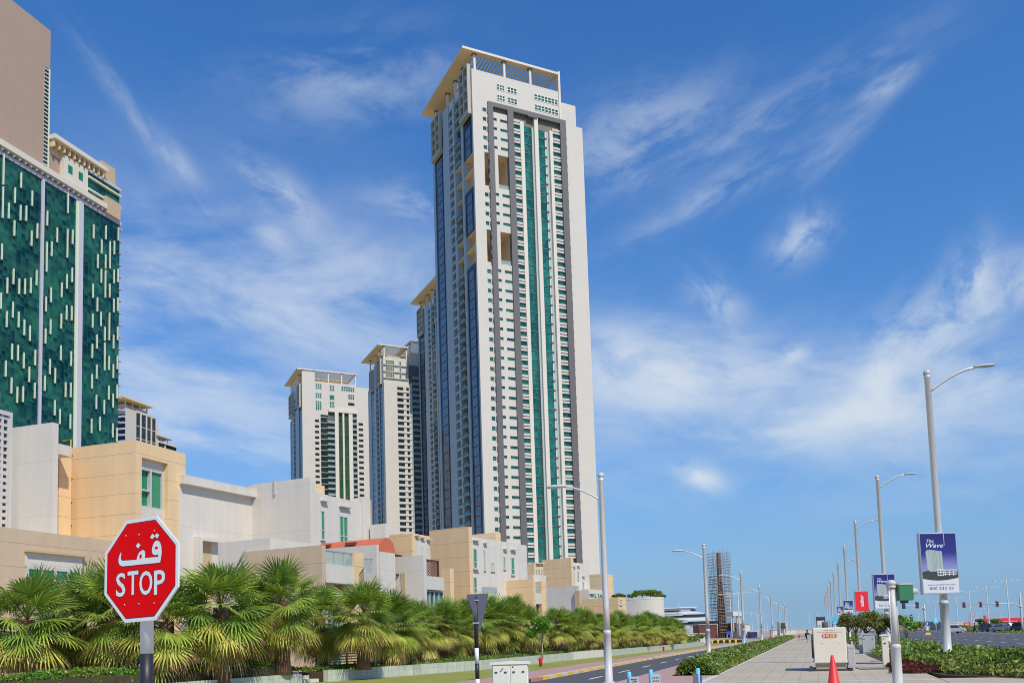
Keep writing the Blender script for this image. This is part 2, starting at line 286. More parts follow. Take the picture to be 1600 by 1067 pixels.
# ------------------------------------------------------------------ mesh building
class MB:
    def __init__(s): s.v, s.f, s.m, s.sm = [], [], [], []
    def add(s, vs, fs, m=0, smooth=False):
        o = len(s.v); s.v += [tuple(p) for p in vs]
        for f in fs: s.f.append([i + o for i in f]); s.m.append(m); s.sm.append(smooth)
        return s
    def box(s, x0, x1, y0, y1, z0, z1, m=0):
        x0, x1 = min(x0, x1), max(x0, x1); y0, y1 = min(y0, y1), max(y0, y1); z0, z1 = min(z0, z1), max(z0, z1)
        return s.add([(x0, y0, z0), (x1, y0, z0), (x1, y1, z0), (x0, y1, z0), (x0, y0, z1), (x1, y0, z1), (x1, y1, z1), (x0, y1, z1)],
                     [(3, 2, 1, 0), (4, 5, 6, 7), (0, 1, 5, 4), (1, 2, 6, 5), (2, 3, 7, 6), (3, 0, 4, 7)], m)
    def bevbox(s, x0, x1, y0, y1, z0, z1, b, m=0):
        """box with its vertical and top edges chamfered"""
        def ring(i, z):
            a0, a1, c0, c1 = x0 + i, x1 - i, y0 + i, y1 - i
            return [(a0 + b, c0, z), (a1 - b, c0, z), (a1, c0 + b, z), (a1, c1 - b, z), (a1 - b, c1, z), (a0 + b, c1, z), (a0, c1 - b, z), (a0, c0 + b, z)]
        vs = ring(0, z0) + ring(0, z1 - b) + ring(b, z1)
        fs = [tuple(range(7, -1, -1)), tuple(range(16, 24))]
        for k in (0, 8):
            for i in range(8): j = (i + 1) % 8; fs.append((k + i, k + j, k + 8 + j, k + 8 + i))
        return s.add(vs, fs, m)
    def tube(s, pts, radii, n=10, m=0, cap=True, smooth=True):
        pts = [Vector(p) for p in pts]
        if isinstance(radii, (int, float)): radii = [radii] * len(pts)
        vs = []; ref = None
        for i, p in enumerate(pts):
            d = (pts[min(i + 1, len(pts) - 1)] - pts[max(i - 1, 0)]).normalized()
            if ref is None: ref = Vector((1, 0, 0)) if abs(d.x) < .9 else Vector((0, 1, 0))
            a = (ref - d * ref.dot(d)).normalized(); b = d.cross(a); ref = a
            for k in range(n):
                t = 2 * math.pi * k / n; vs.append(p + (a * math.cos(t) + b * math.sin(t)) * radii[i])
        fs = []
        for i in range(len(pts) - 1):
            for k in range(n):
                j = (k + 1) % n; fs.append((i * n + k, i * n + j, (i + 1) * n + j, (i + 1) * n + k))
        s.add(vs, fs, m, smooth)
        if cap:
            o = len(s.v) - len(vs)
            s.f += [[o + k for k in range(n)][::-1], [o + (len(pts) - 1) * n + k for k in range(n)]]; s.m += [m, m]; s.sm += [False, False]
        return s
    def lathe(s, prof, n=20, m=0, c=(0, 0, 0), smooth=True):
        vs = [(c[0] + r * math.cos(2 * math.pi * k / n), c[1] + r * math.sin(2 * math.pi * k / n), c[2] + z) for r, z in prof for k in range(n)]
        fs = [(i * n + k, i * n + (k + 1) % n, (i + 1) * n + (k + 1) % n, (i + 1) * n + k) for i in range(len(prof) - 1) for k in range(n)]
        s.add(vs, fs, m, smooth); o = len(s.v) - len(vs)
        s.f += [[o + k for k in range(n)][::-1], [o + (len(prof) - 1) * n + k for k in range(n)]]; s.m += [m, m]; s.sm += [False, False]
        return s
    def ball(s, c, r, m=0, n=14, sz=1.0):
        return s.lathe([(max(.001, r * math.sin(math.pi * i / 8)), -r * sz * math.cos(math.pi * i / 8)) for i in range(9)], n, m, c)
    def prism(s, poly, y0, y1, m=0, axis='y'):
        """outline (a, z) pushed from y0 to y1; axis 'z': outline (x, y) pushed up"""
        def P(a, b, d): return (a, d, b) if axis == 'y' else (a, b, d)
        n = len(poly); vs = [P(a, b, y0) for a, b in poly] + [P(a, b, y1) for a, b in poly]
        tri = tessellate_polygon([[Vector((a, b, 0)) for a, b in poly]])
        fs = [tuple(t) for t in tri] + [tuple(i + n for i in t)[::-1] for t in tri]
        fs += [(i, (i + 1) % n, (i + 1) % n + n, i + n) for i in range(n)]
        return s.add(vs, fs, m)
    def quad(s, a, b, c, d, m=0): return s.add([a, b, c, d], [(0, 1, 2, 3)], m)
    def strip(s, left, right, z=0.0, m=0):
        n = len(left); vs = [(p[0], p[1], z) for p in left] + [(p[0], p[1], z) for p in right]
        return s.add(vs, [(i, n + i, n + i + 1, i + 1) for i in range(n - 1)], m)
    def slab(s, poly, z0, z1, m=0): return s.prism(poly, z0, z1, m, 'z')
    def text(s, body, x0, x1, z0, z1, y, m=0, thick=.004, bold=0.0, shear=0.0):
        """lettering fitted into a rectangle of the local x-z plane, standing proud towards -y"""
        cu = bpy.data.curves.new('lettering', 'FONT'); cu.body = body; cu.offset = bold; cu.shear = shear; cu.extrude = .01; cu.resolution_u = 3
        o = bpy.data.objects.new('lettering', cu); COL.objects.link(o)
        dg = bpy.context.evaluated_depsgraph_get(); me = bpy.data.meshes.new_from_object(o.evaluated_get(dg))
        xs = [v.co.x for v in me.vertices]; ys = [v.co.y for v in me.vertices]
        ax, bx, ay, by = min(xs), max(xs), min(ys), max(ys)
        vs = [(x0 + (v.co.x - ax) / (bx - ax) * (x1 - x0), y - (thick if v.co.z > 0 else 0), z0 + (v.co.y - ay) / (by - ay) * (z1 - z0)) for v in me.vertices]
        s.add(vs, [tuple(p.vertices) for p in me.polygons], m)
        bpy.data.objects.remove(o); bpy.data.meshes.remove(me); bpy.data.curves.remove(cu); return s
    def obj(s, name, mats, parent=None, loc=None, rotz=None):
        me = bpy.data.meshes.new(name); me.from_pydata(s.v, [], s.f)
        for k in (mats if isinstance(mats, (list, tuple)) else [mats]): me.materials.append(M[k])
        me.polygons.foreach_set('material_index', s.m); me.polygons.foreach_set('use_smooth', s.sm)
        if not s.loose:
            bm = bmesh.new(); bm.from_mesh(me); bmesh.ops.recalc_face_normals(bm, faces=bm.faces[:]); bm.to_mesh(me); bm.free()
        me.update()
        o = bpy.data.objects.new(name, me); COL.objects.link(o); o.parent = parent
        if loc is not None: o.location = loc
        if rotz is not None: o.rotation_euler = (0, 0, rotz)
        return o
    loose = False
def tag(o, label, cat, group=None, kind=None):
    if label: o['label'] = label
    if cat: o['category'] = cat
    if group: o['group'] = group
    if kind: o['kind'] = kind
    return o
def thing(name, label, cat, loc=(0, 0, 0), rotz=0.0, group=None):
    o = bpy.data.objects.new(name, None); COL.objects.link(o); o.location = loc; o.rotation_euler = (0, 0, rotz); o.empty_display_size = .2
    return tag(o, label, cat, group)
def struct(name, mb, mt): return tag(mb.obj(name, mt), None, None, kind='structure')
def kids(o): return [c for c in KID.get(o.name, [])]
KID = {}
def index_kids():
    KID.clear()
    for o in bpy.data.objects:
        if o.parent: KID.setdefault(o.parent.name, []).append(o)
def dup(o, loc=None, rotz=None, label=None, parent=None, scale=None, group=None):
    c = o.copy(); COL.objects.link(c); c.parent = parent
    for ch in kids(o): dup(ch, parent=c)
    if loc is not None: c.location = loc
    if rotz is not None: c.rotation_euler[2] = rotz
    if label: c['label'] = label
    if group: c['group'] = group
    if scale: c.scale = (scale,) * 3
    return c
def share(o, n, name, parent, loc):
    """another part with the same mesh"""
    c = o.copy(); COL.objects.link(c); c.parent = parent; c.location = loc; return c
ORD = ['first', 'second', 'third', 'fourth', 'fifth', 'sixth', 'seventh', 'eighth', 'ninth', 'tenth', 'eleventh', 'twelfth', 'thirteenth', 'fourteenth', 'fifteenth', 'sixteenth', 'seventeenth', 'eighteenth', 'nineteenth', 'twentieth', 'twenty-first', 'twenty-second', 'twenty-third', 'twenty-fourth', 'twenty-fifth', 'twenty-sixth', 'twenty-seventh', 'twenty-eighth', 'twenty-ninth', 'thirtieth']

# ------------------------------------------------------------------ ground
g = MB(); g.add([(-4000, -300, -.16), (4000, -300, -.16), (4000, 7000, -.16), (-4000, 7000, -.16)], [(0, 1, 2, 3)]); struct('ground', g, 'sand')
KERB_T = -11.1
def kt(s): return KERB_T + (0 if s < 60 else min(1.2, (s - 60) * .02))
ss = [10, 20, 30, 40, 50, 60, 70, 80, 90, 100, 115, 130]
g = MB(); g.strip([st(s, kt(s)) for s in ss], [st(s, -7.0) for s in ss], -.13); g.strip([st(130, -9.9), st(150, -40)], [st(130, -7), st(166, -36)], -.134); struct('side_road', g, 'asphalt')
g = MB()
for s in range(30, 126, 6):                                   # dashed centre line and solid edge line
    g.strip([st(s, -9.15 + .0), st(s + 2.4, -9.15)], [st(s, -9.03), st(s + 2.4, -9.03)], -.124)
g.strip([st(22, -7.35), st(44, -7.35)], [st(22, -7.23), st(44, -7.23)], -.124)
for i in range(9):                                            # hatched bars by the ramp
    g.strip([st(24.5 + i * .75, -8.6), st(24.7 + i * .75, -8.6)], [st(24.5 + i * .75, -6.8), st(24.7 + i * .75, -6.8)], -.122)
struct('side_road_markings', g, 'marking')
g = MB(); g.box(8, 190, -3.6, 6.9, -.155, 0.0); struct('promenade', g, 'paver').rotation_euler = (0, 0, ROADZ)
g = MB()
for s in range(30, 188, 9): g.strip([st(s, -3.8), st(s + .28, -3.8)], [st(s, 3.4), st(s + .28, 3.4)], .005)
g.strip([st(20, -3.86), st(186, -3.86)], [st(20, -3.62), st(186, -3.62)], .0055); struct('promenade_bands', g, 'kerb')
g = MB(); g.slab([st(8, -6.85)[:2], st(8, -4.0)[:2], st(35, -4.0)[:2], st(62, -6.2)[:2], st(62, -6.85)[:2]], -.154, .006); struct('ramp_pavement', g, 'pink')
# painted kerb along the far side of the side road: alternating blocks in one run
g = MB(); k = 0; s = 12.0
while s < 128:
    a, b = s, s + 1.0
    p = [st(a, kt(a)), st(b, kt(b)), st(b, kt(b) - .3), st(a, kt(a) - .3)]
    mi = 2 if s < 36 and s > 33 else (0 if k % 2 == 0 else 1)
    g.slab([q[:2] for q in p], -.15, .01, mi); s += 1.0; k += 1
struct('painted_kerb', g, ['yellow', 'kerb', 'pinkred'])
def wall_t(s):                                                # the planter wall drifts towards the kerb farther on
    P = [(10, -26), (25, -22.8), (35, -20.6), (45, -17.6), (63, -16.4), (80, -14.8), (95, -13.6), (130, -13.0)]
    for (a, ta), (b, tb) in zip(P, P[1:]):
        if a <= s <= b: return ta + (tb - ta) * (s - a) / (b - a)
    return P[-1][1]
def pin(s): return max(wall_t(s) + .5, kt(s) - .3 - (2.3 if s < 45 else 2.3 - min(1.1, (s - 45) * .022)))
ss = list(range(10, 131, 5))
g = MB(); g.strip([st(s, pin(s)) for s in ss], [st(s, kt(s) - .3) for s in ss], .0); struct('pavement', g, 'pink')
g = MB(); g.strip([st(s, wall_t(s) - 1) for s in ss], [st(s, pin(s)) for s in ss], -.004); struct('verge', g, 'grass')
# main road on the right
g = MB(); g.strip([st(8, 8.6), st(400, 8.6)], [st(8, 27.6), st(400, 27.6)], -.13); g.strip([st(8, 30.6), st(400, 30.6)], [st(8, 48), st(400, 48)], -.13)
g.strip([st(205, -20), st(205, 8.6)], [st(222, -20), st(222, 8.6)], -.13); struct('main_road', g, 'asphalt')
g = MB()
for t in (12.3, 16.0, 19.7, 23.4, 34.2, 38, 42):
    for s in range(26, 330, 7): g.strip([st(s, t), st(s + 2.6, t)], [st(s, t + .15), st(s + 2.6, t + .15)], -.124)
for t in (9.0, 27.2, 31): g.strip([st(8, t), st(330, t)], [st(8, t + .14), st(330, t + .14)], -.124)
struct('road_markings', g, 'marking')
g = MB(); g.slab([st(8, 27.6)[:2], st(8, 30.6)[:2], st(165, 30.6)[:2], st(165, 27.6)[:2]], -.155, .0); g.slab([st(200, 27.6)[:2], st(200, 30.6)[:2], st(420, 30.6)[:2], st(420, 27.6)[:2]], -.155, .0); struct('median', g, 'soil')
g = MB(); g.slab([st(29.6, 6.2)[:2], st(27.5, 8.6)[:2], st(190, 8.6)[:2], st(190, 3.4)[:2], st(100, 3.2)[:2], st(54, 2.8)[:2], st(39.4, 3.05)[:2], st(32.6, 4.0)[:2]], -.155, .012)
struct('planting_bed', g, 'soil')
g = MB(); g.slab([st(8, 3.62)[:2], st(8, 8.6)[:2], st(31, 8.6)[:2], st(31, 3.62)[:2]], -.155, .0); struct('road_side_pavement', g, 'paver')
g = MB(); g.slab([st(8, 8.6)[:2], st(8, 8.75)[:2], st(190, 8.75)[:2], st(190, 8.6)[:2]], -.155, .02); g.slab([st(8, 27.45)[:2], st(8, 27.6)[:2], st(420, 27.6)[:2], st(420, 27.45)[:2]], -.155, .02); struct('kerb', g, 'kerb')
g = MB(); g.slab([st(35, -5.5)[:2], st(35, -3.8)[:2], st(178, -3.8)[:2], st(178, -6.8)[:2], st(62, -6.6)[:2]], -.15, .012); struct('shrub_bed', g, 'soil')
g = MB(); g.slab([st(132, -6)[:2], st(132, 60)[:2], st(380, 60)[:2], st(380, -6)[:2]], -.159, -.15); struct('far_ground', g, 'sand')
g = MB(); g.add([(-4000, 1400, -.15), (4000, 1400, -.15), (4000, 6500, -.15), (-4000, 6500, -.15)], [(0, 1, 2, 3)]); struct('far_sands', g, 'concrete')

# ------------------------------------------------------------------ high rise towers
def fbox(mb, face, a0, a1, d0, d1, z0, z1, m=0):
    if face == 'F': mb.box(a0, a1, d0, d1, z0, z1, m)
    else: mb.box(d0, d1, a0, a1, z0, z1, m)
def fvec(face, a, d, z): return (a, d, z) if face == 'F' else (d, a, z)
EACH = dict(ledges='ledge', bay_panes='bay_pane', shadow_gap='shadow_gap', sky_garden='garden_lining', pier='pier', recess='recess', bay_glazing='bay_glazing', pilaster='pilaster', grey_pier='grey_pier', louvre='louvre', notches='notch', fin_tabs='fin_tab', charcoal_frame='charcoal_frame', roof_plant='roof_plant', back_wall='back_wall', frame='frame', brackets='bracket')
def split_boxes(mb, name, mt, parent):
    """one part per box, equal boxes share a mesh; past 100 the rest is one part"""
    bs = []
    for i in range(0, len(mb.v), 8): a, b = mb.v[i], mb.v[i + 6]; bs.append((a, tuple(q - p for p, q in zip(a, b))))
    cache = {}
    for a, d in bs[:100]:
        key = tuple(round(q, 2) for q in d)
        if key in cache: c = cache[key].copy(); COL.objects.link(c); c.location = a
        else: cache[key] = MB().box(0, d[0], 0, d[1], 0, d[2]).obj(name, mt, parent, a)
    if bs[100:]:
        m_ = MB(); [m_.box(a[0], a[0] + d[0], a[1], a[1] + d[1], a[2], a[2] + d[2]) for a, d in bs[100:]]; m_.obj(name, mt, parent)['kind'] = 'stuff'
class Tower:
    def __init__(s, name, label, O, heading, W, D, floor, z0row):
        s.T = thing(name, label, 'tower', O, R(90 - heading)); s.W, s.D, s.fl, s.z0 = W, D, floor, z0row
        s.mb = {}; s.win = {}
    def p(s, part): return s.mb.setdefault(part, MB())
    def rows(s, z0, z1, off=0.0, h=0.0):
        k = math.ceil((z0 - s.z0 - off) / s.fl); out = []
        while s.z0 + off + k * s.fl + h <= z1: out.append(s.z0 + off + k * s.fl); k += 1
        return out
    def wall(s, face, a0, a1, z0, z1, d0=0.0, d1=1.0, part='wall'): fbox(s.p(part), face, a0, a1, d0, d1, z0, z1)
    def punched(s, face, a0, a1, z0, z1, wins, h, off=0.0, part='wall', d0=0.0, glass='teal', wname='window', skip=()):
        """a wall strip with real window openings: piers, spandrels and glass set back in them"""
        wins = sorted(wins); P = s.p(part); rows = [z for z in s.rows(z0 + .2, z1 - .2, off, h) if not any(b0 - .1 < z + h and z < b1 + .1 for b0, b1 in skip)]
        edges = [a0] + [e for w_ in wins for e in w_] + [a1]
        for i in range(0, len(edges), 2):
            if edges[i + 1] - edges[i] > .02: fbox(P, face, edges[i], edges[i + 1], d0, 1.0, z0, z1)
        for wa, wb in wins:
            z = z0
            for r in rows:
                fbox(P, face, wa, wb, d0, 1.0, z, r); z = r + h
            fbox(P, face, wa, wb, d0, 1.0, z, z1)
            for r in rows: s.win.setdefault((wname, glass), []).append((face, wa, wb, d0 + .28, r, h))
    def stripe(s, a0, a1, z0, z1, h=1.62, off=3.3):
        P, Q = s.p('wall'), s.p('shadow_gap')
        for r in s.rows(z0, z1 - s.fl, off):
            P.box(a0, a1, .0, 1.0, r + h, r + h + .62); Q.box(a0, a1, .12, 1.0, r + h + .62, r + h + .98); P.box(a0, a1, .0, 1.0, r + h + .98, r + s.fl)
            s.win.setdefault(('strip_window', 'teal'), []).append(('F', a0, a1, .45, r, h))
    def curtain(s, name, face, a0, a1, z0, z1, d, glass, off=0.0, line='band', lh=.26):
        g_ = MB(); fbox(g_, face, a0, a1, d, d + .3, z0, z1)
        for r in s.rows(z0 + .3, z1 - .3, off): fbox(g_, face, a0, a1, d - .16, d - .004, r, r + lh, 1)
        g_.obj(name, [glass, line], s.T)
    def balconies(s, face, a0, a1, z0, z1, d=2.2, proud=.6, off=0.0, skip=(), rail='teal'):
        fbox(s.p('recess'), face, a0, a1, d, d + .3, z0, z1)
        base = None
        for r in s.rows(z0, z1 - s.fl, off):
            if any(b0 - .2 < r < b1 for b0, b1 in skip): continue
            if base is None:
                m_ = MB(); fbox(m_, face, 0, a1 - a0, -proud, d, 0, .32)
                base = m_.obj('balcony', 'shade_wall', s.T, fvec(face, a0, 0, r)); rl = MB()
                fbox(rl, face, .1, a1 - a0 - .1, -proud + .05, -proud + .12, .32, 1.35)
                rr = rl.obj('railing', rail, base)
            else:
                c = base.copy(); COL.objects.link(c); c.location = fvec(face, a0, 0, r)
                q = rr.copy(); COL.objects.link(q); q.parent = c
    def finish(s, mats):
        for k, m_ in s.mb.items():
            if k in EACH: split_boxes(m_, EACH[k], mats[k], s.T)
            else: m_.obj(k, mats[k], s.T)
        budget = {}
        for (nm, gl), L_ in s.win.items():
            L_.sort(key=lambda q: q[4]); cap = 100 - budget.get(nm, 0); cache = {}
            for face, a, b, d, z, h in L_[:cap]:
                key = (face, round(b - a, 2), round(h, 2))
                if key not in cache:
                    m_ = MB(); fbox(m_, face, 0, b - a, 0, .2, 0, h); o = m_.obj(nm, gl, s.T, fvec(face, a, d, z)); cache[key] = o
                else: share(cache[key], 0, nm, s.T, fvec(face, a, d, z))
            if L_[cap:]:
                m_ = MB()
                for face, a, b, d, z, h in L_[cap:]: fbox(m_, face, a, b, d, d + .2, z, z + h)
                o = m_.obj(nm, gl, s.T); o['kind'] = 'stuff'
            budget[nm] = min(100, budget.get(nm, 0) + len(L_))
def grid_window(T, a0, a1, z0, z1, nx, nz, glass='teal', name='grid_window'):
    g_ = MB(); g_.box(a0, a1, -.02, .35, z0, z1); o = g_.obj(name, glass, T)
    f = MB(); t = .13
    for i in range(nx + 1): x = a0 + (a1 - a0) * i / nx; f.box(x - t, x + t, -.12, .1, z0 - t, z1 + t)
    for i in range(nz + 1): z = z0 + (z1 - z0) * i / nz; f.box(a0 - t + .004, a1 + t - .004, -.115, .1, z - t + .003, z + t - .003)
    f.obj('frame', 'tower_trim', o); return o
def roof_canopy(T, x0, x1, y0, y1, z, zw, posts, ring=(5.0, 3.0, 1.2, 14.0), slat=1.25):
    """flat canopy on posts: solid ring (left, front, right, back widths) round an open field of slats"""
    a, b, c, d = ring; m_ = MB()
    for bx_ in ((x0, x0 + a, y0, y1), (x1 - c, x1, y0, y1), (x0 + a, x1 - c, y0, y0 + b), (x0 + a, x1 - c, y1 - d, y1)): m_.box(*bx_, z, z + .55)
    o = m_.obj('canopy_slab', 'soffit', T)
    t = MB(); e = .09
    t.box(x0 - e, x1 + e, y0 - e, y0 + .02, z - .05, z + .75); t.box(x0 - e, x0 + .02, y0 + .02, y1, z - .05, z + .75)
    t.obj('fascia', 'tower_trim', o)
    q = MB(); x = x0 + a + slat
    while x < x1 - c - .3: q.box(x, x + .36, y0 + b, y1 - d, z + .05, z + .5); x += slat
    q.obj('slats', 'soffit', o)
    for (px, py) in posts:
        k = MB(); k.box(px - .38, px + .38, py - .38, py + .38, zw - 1, z - .35); k.box(px - .75, px + .75, py - .6, py + .6, z - .35, z, 1); k.obj('post', ['tower_trim', 'band'], T)

def crown_frame(T, v0, v1, z0, z1):
    """gridded frame that stands out from the left face under the canopy"""
    m_ = MB(); n = 4
    m_.box(-1.3, 0, v0, v1, z0 - 1.6, z0 + .2); m_.box(-1.3, -.1, v0, v0 + .7, z0, z1); m_.box(-1.3, -.1, v1 - .7, v1, z0, z1); m_.box(-1.25, -.1, (v0 + v1) / 2 - .3, (v0 + v1) / 2 + .3, z0, z1)
    for i in range(1, n + 1): z = z0 + (z1 - z0) * i / n; m_.box(-1.2, -.1, v0 + .7, v1 - .7, z - .28, z + .28)
    o = m_.obj('crown_frame', 'crown_paint', T); g_ = MB(); g_.box(-.5, -.2, v0 + .5, v1 - .5, z0, z1 - .2); g_.obj('pane', 'greypane', o)

tw = atw = at(757.6, 838, 280); H45 = 64.5
VOID = ((152.9, 164.6), (126.4, 137.6))
t1 = Tower('residential_tower', 'tallest white tower with green glass columns and charcoal frame, overhanging roof canopy', (tw.x, tw.y, -.1), H45, 42.5, 38.5, 3.32, 52.74)
ZT = 193.2
# core, split so the sky gardens stay open
zs = [0, 126.4, 137.6, 152.9, 164.6, 182.0]
for z0, z1 in zip(zs, zs[1:]):
    open_ = any(abs(z0 - a) < .01 for a, b in VOID)
    if open_:
        t1.p('core').box(13.2, 42.4, 1.0, 38.4, z0, z1); t1.p('core').box(2.0, 13.2, 17.2, 38.4, z0, z1)
    else: t1.p('core').box(2.0, 42.4, 1.0, 38.4, z0, z1)
t1.p('core').box(2.0, 33.4, 1.0, 38.4, 182.0, 192.6); t1.p('core').box(33.4, 39.9, 1.0, 38.4, 182.0, 189.3)
for a, b in VOID:                                             # ochre plaster inside the sky gardens
    V_ = t1.p('sky_garden'); V_.box(13.0, 13.2, 1.0, 17.2, a, b); V_.box(2.0, 13.0, 17.0, 17.2, a, b); V_.box(.3, 13.0, 1.0, 17.0, a - .3, a + .004); V_.box(.3, 13.0, 1.0, 17.0, b - .004, b + .3)
    V_.box(.0, .6, 9.2, 9.8, a, b); V_.box(.4, 8.0, 9.3, 9.7, a, b); V_.box(.1, 1.6, 1.0, 9.0, (a + b) / 2 - .25, (a + b) / 2 + .25); V_.box(.1, 1.6, 10.6, 16.2, (a + b) / 2 - .25, (a + b) / 2 + .25)
    r_ = MB(); r_.box(9.0, 12.7, .3, .36, a, a + 1.5); r_.obj('glass_railing', 'rail_glass', t1.T)
# front face
t1.punched('F', 0, 5.5, 0, VOID[1][0], [(3.65, 4.95)], 1.36, skip=VOID); t1.punched('F', 0, 5.5, VOID[1][1], VOID[0][0], [(3.65, 4.95)], 1.36); t1.punched('F', 0, 5.5, VOID[0][1], 182.0, [(3.65, 4.95)], 1.36)
for a, b in VOID: t1.wall('F', 0, 3.85, a, b); t1.wall('F', 7.4, 8.9, a, b, .0)
for z0, z1 in ((0, VOID[1][0]), (VOID[1][1], VOID[0][0]), (VOID[0][1], 179.6)): t1.punched('F', 7.4, 12.8, z0, z1, [(7.55, 8.85), (10.1, 12.8 - .06)], 1.0, off=.97)
t1.wall('F', 5.5, 7.4, 0, 182.7, -.55, 1.0, 'charcoal_frame'); t1.wall('F', 12.8, 15.0, 0, 181.2, -.55, 1.0, 'charcoal_frame'); t1.wall('F', 33.2, 35.5, 0, 181.2, -.55, 1.0, 'charcoal_frame'); t1.wall('F', 7.4, 35.5, 181.2, 182.75, -.55, 1.0, 'charcoal_frame')
for r in t1.rows(24, 180): t1.p('notches').box(35.5, 35.8, -.2, .4, r, r + 1.2); t1.p('notches').box(5.2, 5.5, -.3, .4, r - .2, r + 1.5)
t1.wall('F', 7.4, 12.8, 179.6, 181.2, .55, 1.0, 'louvre'); t1.wall('F', 15, 33.2, 177.6, 181.2, .75, 1.0, 'louvre')
t1.p('charcoal_frame').box(20.5, 24, -.9, .75, 180.6, 181.0)
t1.stripe(15.0, 17.6, 22, 180.3); t1.stripe(30.2, 33.2, 22, 179.6)
t1.wall('F', 17.6, 18.95, 0, 178.6, -.25, 1.0, 'pilaster'); t1.wall('F', 22.95, 24.4, 0, 180.9, -.5, 1.0, 'pilaster'); t1.wall('F', 29.0, 30.2, 0, 177.8, -.25, 1.0, 'pilaster'); t1.wall('F', 27.3, 27.62, 0, 176.9, .25, 1.0, 'pilaster')
t1.wall('F', 22.2, 22.95, 0, 177.6, .2, 1.0, 'grey_pier'); t1.wall('F', 27.62, 29.0, 0, 177.6, .7, 1.0, 'grey_pier')
for r in t1.rows(20, 177, 2.2): t1.p('fin_tabs').box(27.2, 28.0, -.05, .7, r, r + .35)
t1.curtain('curtain_wall', 'F', 18.95, 21.3, 0, 177.6, .62, 'green_curtain', 2.2); t1.curtain('lattice_bay', 'F', 21.3, 22.2, 0, 177.6, .75, 'green_dark', 2.2); t1.curtain('curtain_wall', 'F', 24.4, 27.3, 0, 177.6, .62, 'green_curtain', 2.2)
t1.wall('F', 0, 33.5, 182.75, ZT); t1.wall('F', 0, 5.5, 182.0, 182.75); t1.wall('F', 35.5, 40.0, 181.2, 189.5); t1.wall('F', 33.5, 35.5, 182.75, 189.5); t1.wall('F', 35.5, 42.5, 0, 181.2); t1.wall('F', 40.0, 42.5, 181.2, 181.8)
t1.wall('F', 33.22, 33.98, 182.9, 200.7, -.35, 3.0, 'pilaster')
for (a, b, n) in ((9.2, 12.15, 3), (13.2, 16.8, 3), (23.5, 32.85, 7)):
    for z in (188.0, 184.2): grid_window(t1.T, a, b, z, z + 2.0, n, 2)
# parapets and machine rooms
t1.wall('L', 1.0, 38.4, 190.5, ZT, .3, 1.2); t1.p('wall').box(.3, 33.4, 38.0, 38.4, 190, ZT); t1.p('wall').box(33.0, 33.4, 1.0, 38.0, 190, ZT)
t1.p('roof_plant').box(14.5, 17.5, 4, 9, 192.6, 196.2); t1.p('roof_plant').box(18, 22.5, 8, 20, 192.6, 195.6)
# left face
for z0, z1 in ((0, VOID[1][0]), (VOID[1][1], VOID[0][0]), (VOID[0][1], 178)):
    t1.p('bay_glazing').box(.25, 2.0, 1.0, 8.8, z0, z1)
    for r in t1.rows(z0, z1 - 3): t1.p('bay_panes').box(.1, .3, 2.9, 6.9, r - .9, r + 2.0)
    t1.wall('L', 10.6, 16.3, z0, z0 + .4, .0, 2.2)
    t1.balconies('L', 10.7, 16.2, z0 + .3, z1 - .2, off=.4)
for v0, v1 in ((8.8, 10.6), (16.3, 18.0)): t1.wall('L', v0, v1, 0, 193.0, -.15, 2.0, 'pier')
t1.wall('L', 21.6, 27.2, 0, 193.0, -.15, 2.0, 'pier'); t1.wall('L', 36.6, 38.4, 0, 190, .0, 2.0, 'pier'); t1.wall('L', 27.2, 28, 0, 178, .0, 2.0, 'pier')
t1.p('recess').box(1.6, 2.0, 18.0, 21.6, 0, 190)
for r in t1.rows(20, 190, .4): t1.p('ledges').box(-.1, 1.6, 18.0, 21.6, r, r + .9)
t1.p('bay_glazing').box(.25, 2.0, 28, 36.6, 0, 178)
for r in t1.rows(14, 176): t1.p('bay_panes').box(.1, .3, 29.6, 34.4, r - .9, r + 2.0)
t1.p('recess').box(1.0, 2.0, .9, 8.8, 178, 192); t1.p('recess').box(1.0, 2.0, 28, 36.6, 178, 190); t1.p('recess').box(1.2, 2.0, 10.6, 16.3, 178, 192)
for r in t1.rows(178, 190, .4): t1.p('ledges').box(.0, 1.2, 10.6, 16.3, r, r + .5)
crown_frame(t1.T, .9, 8.9, 179.3, 195.2); crown_frame(t1.T, 28, 36.6, 180, 194)
t1.p('back_wall').box(42.4, 42.5, 1.0, 38.4, 0, 181.8); t1.p('back_wall').box(2.0, 42.4, 38.4, 38.5, 0, 181.8)
roof_canopy(t1.T, -3.2, 33.2, -.35, 41.0, 199.4, ZT, [(1.6, 1.2), (12.6, .9), (22.6, .9), (1.2, 9.6), (1.2, 17.2), (1.2, 25), (1.2, 36.5), (31, 36), (12, 36), (22, 36)], ring=(5.4, 2.0, 1.0, 20.0))
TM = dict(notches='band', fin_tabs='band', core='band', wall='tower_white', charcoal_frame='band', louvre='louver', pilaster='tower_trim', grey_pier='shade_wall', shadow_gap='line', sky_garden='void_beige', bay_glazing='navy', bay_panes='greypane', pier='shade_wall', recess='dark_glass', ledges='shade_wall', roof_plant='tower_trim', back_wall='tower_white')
t1.finish(TM)
index_kids()
# its twin behind, only its left face and roof corner show
p5 = at(681, 430, 446)
h_ = R(90 - H45); off = Matrix.Rotation(h_, 3, 'Z') @ Vector((-3.2, -.35, 0))
dup(t1.T, (p5.x - off.x, p5.y - off.y, p5.z - 200.1), h_, 'twin tower half hidden behind the tallest tower, its yellowish roof canopy poking out at left')

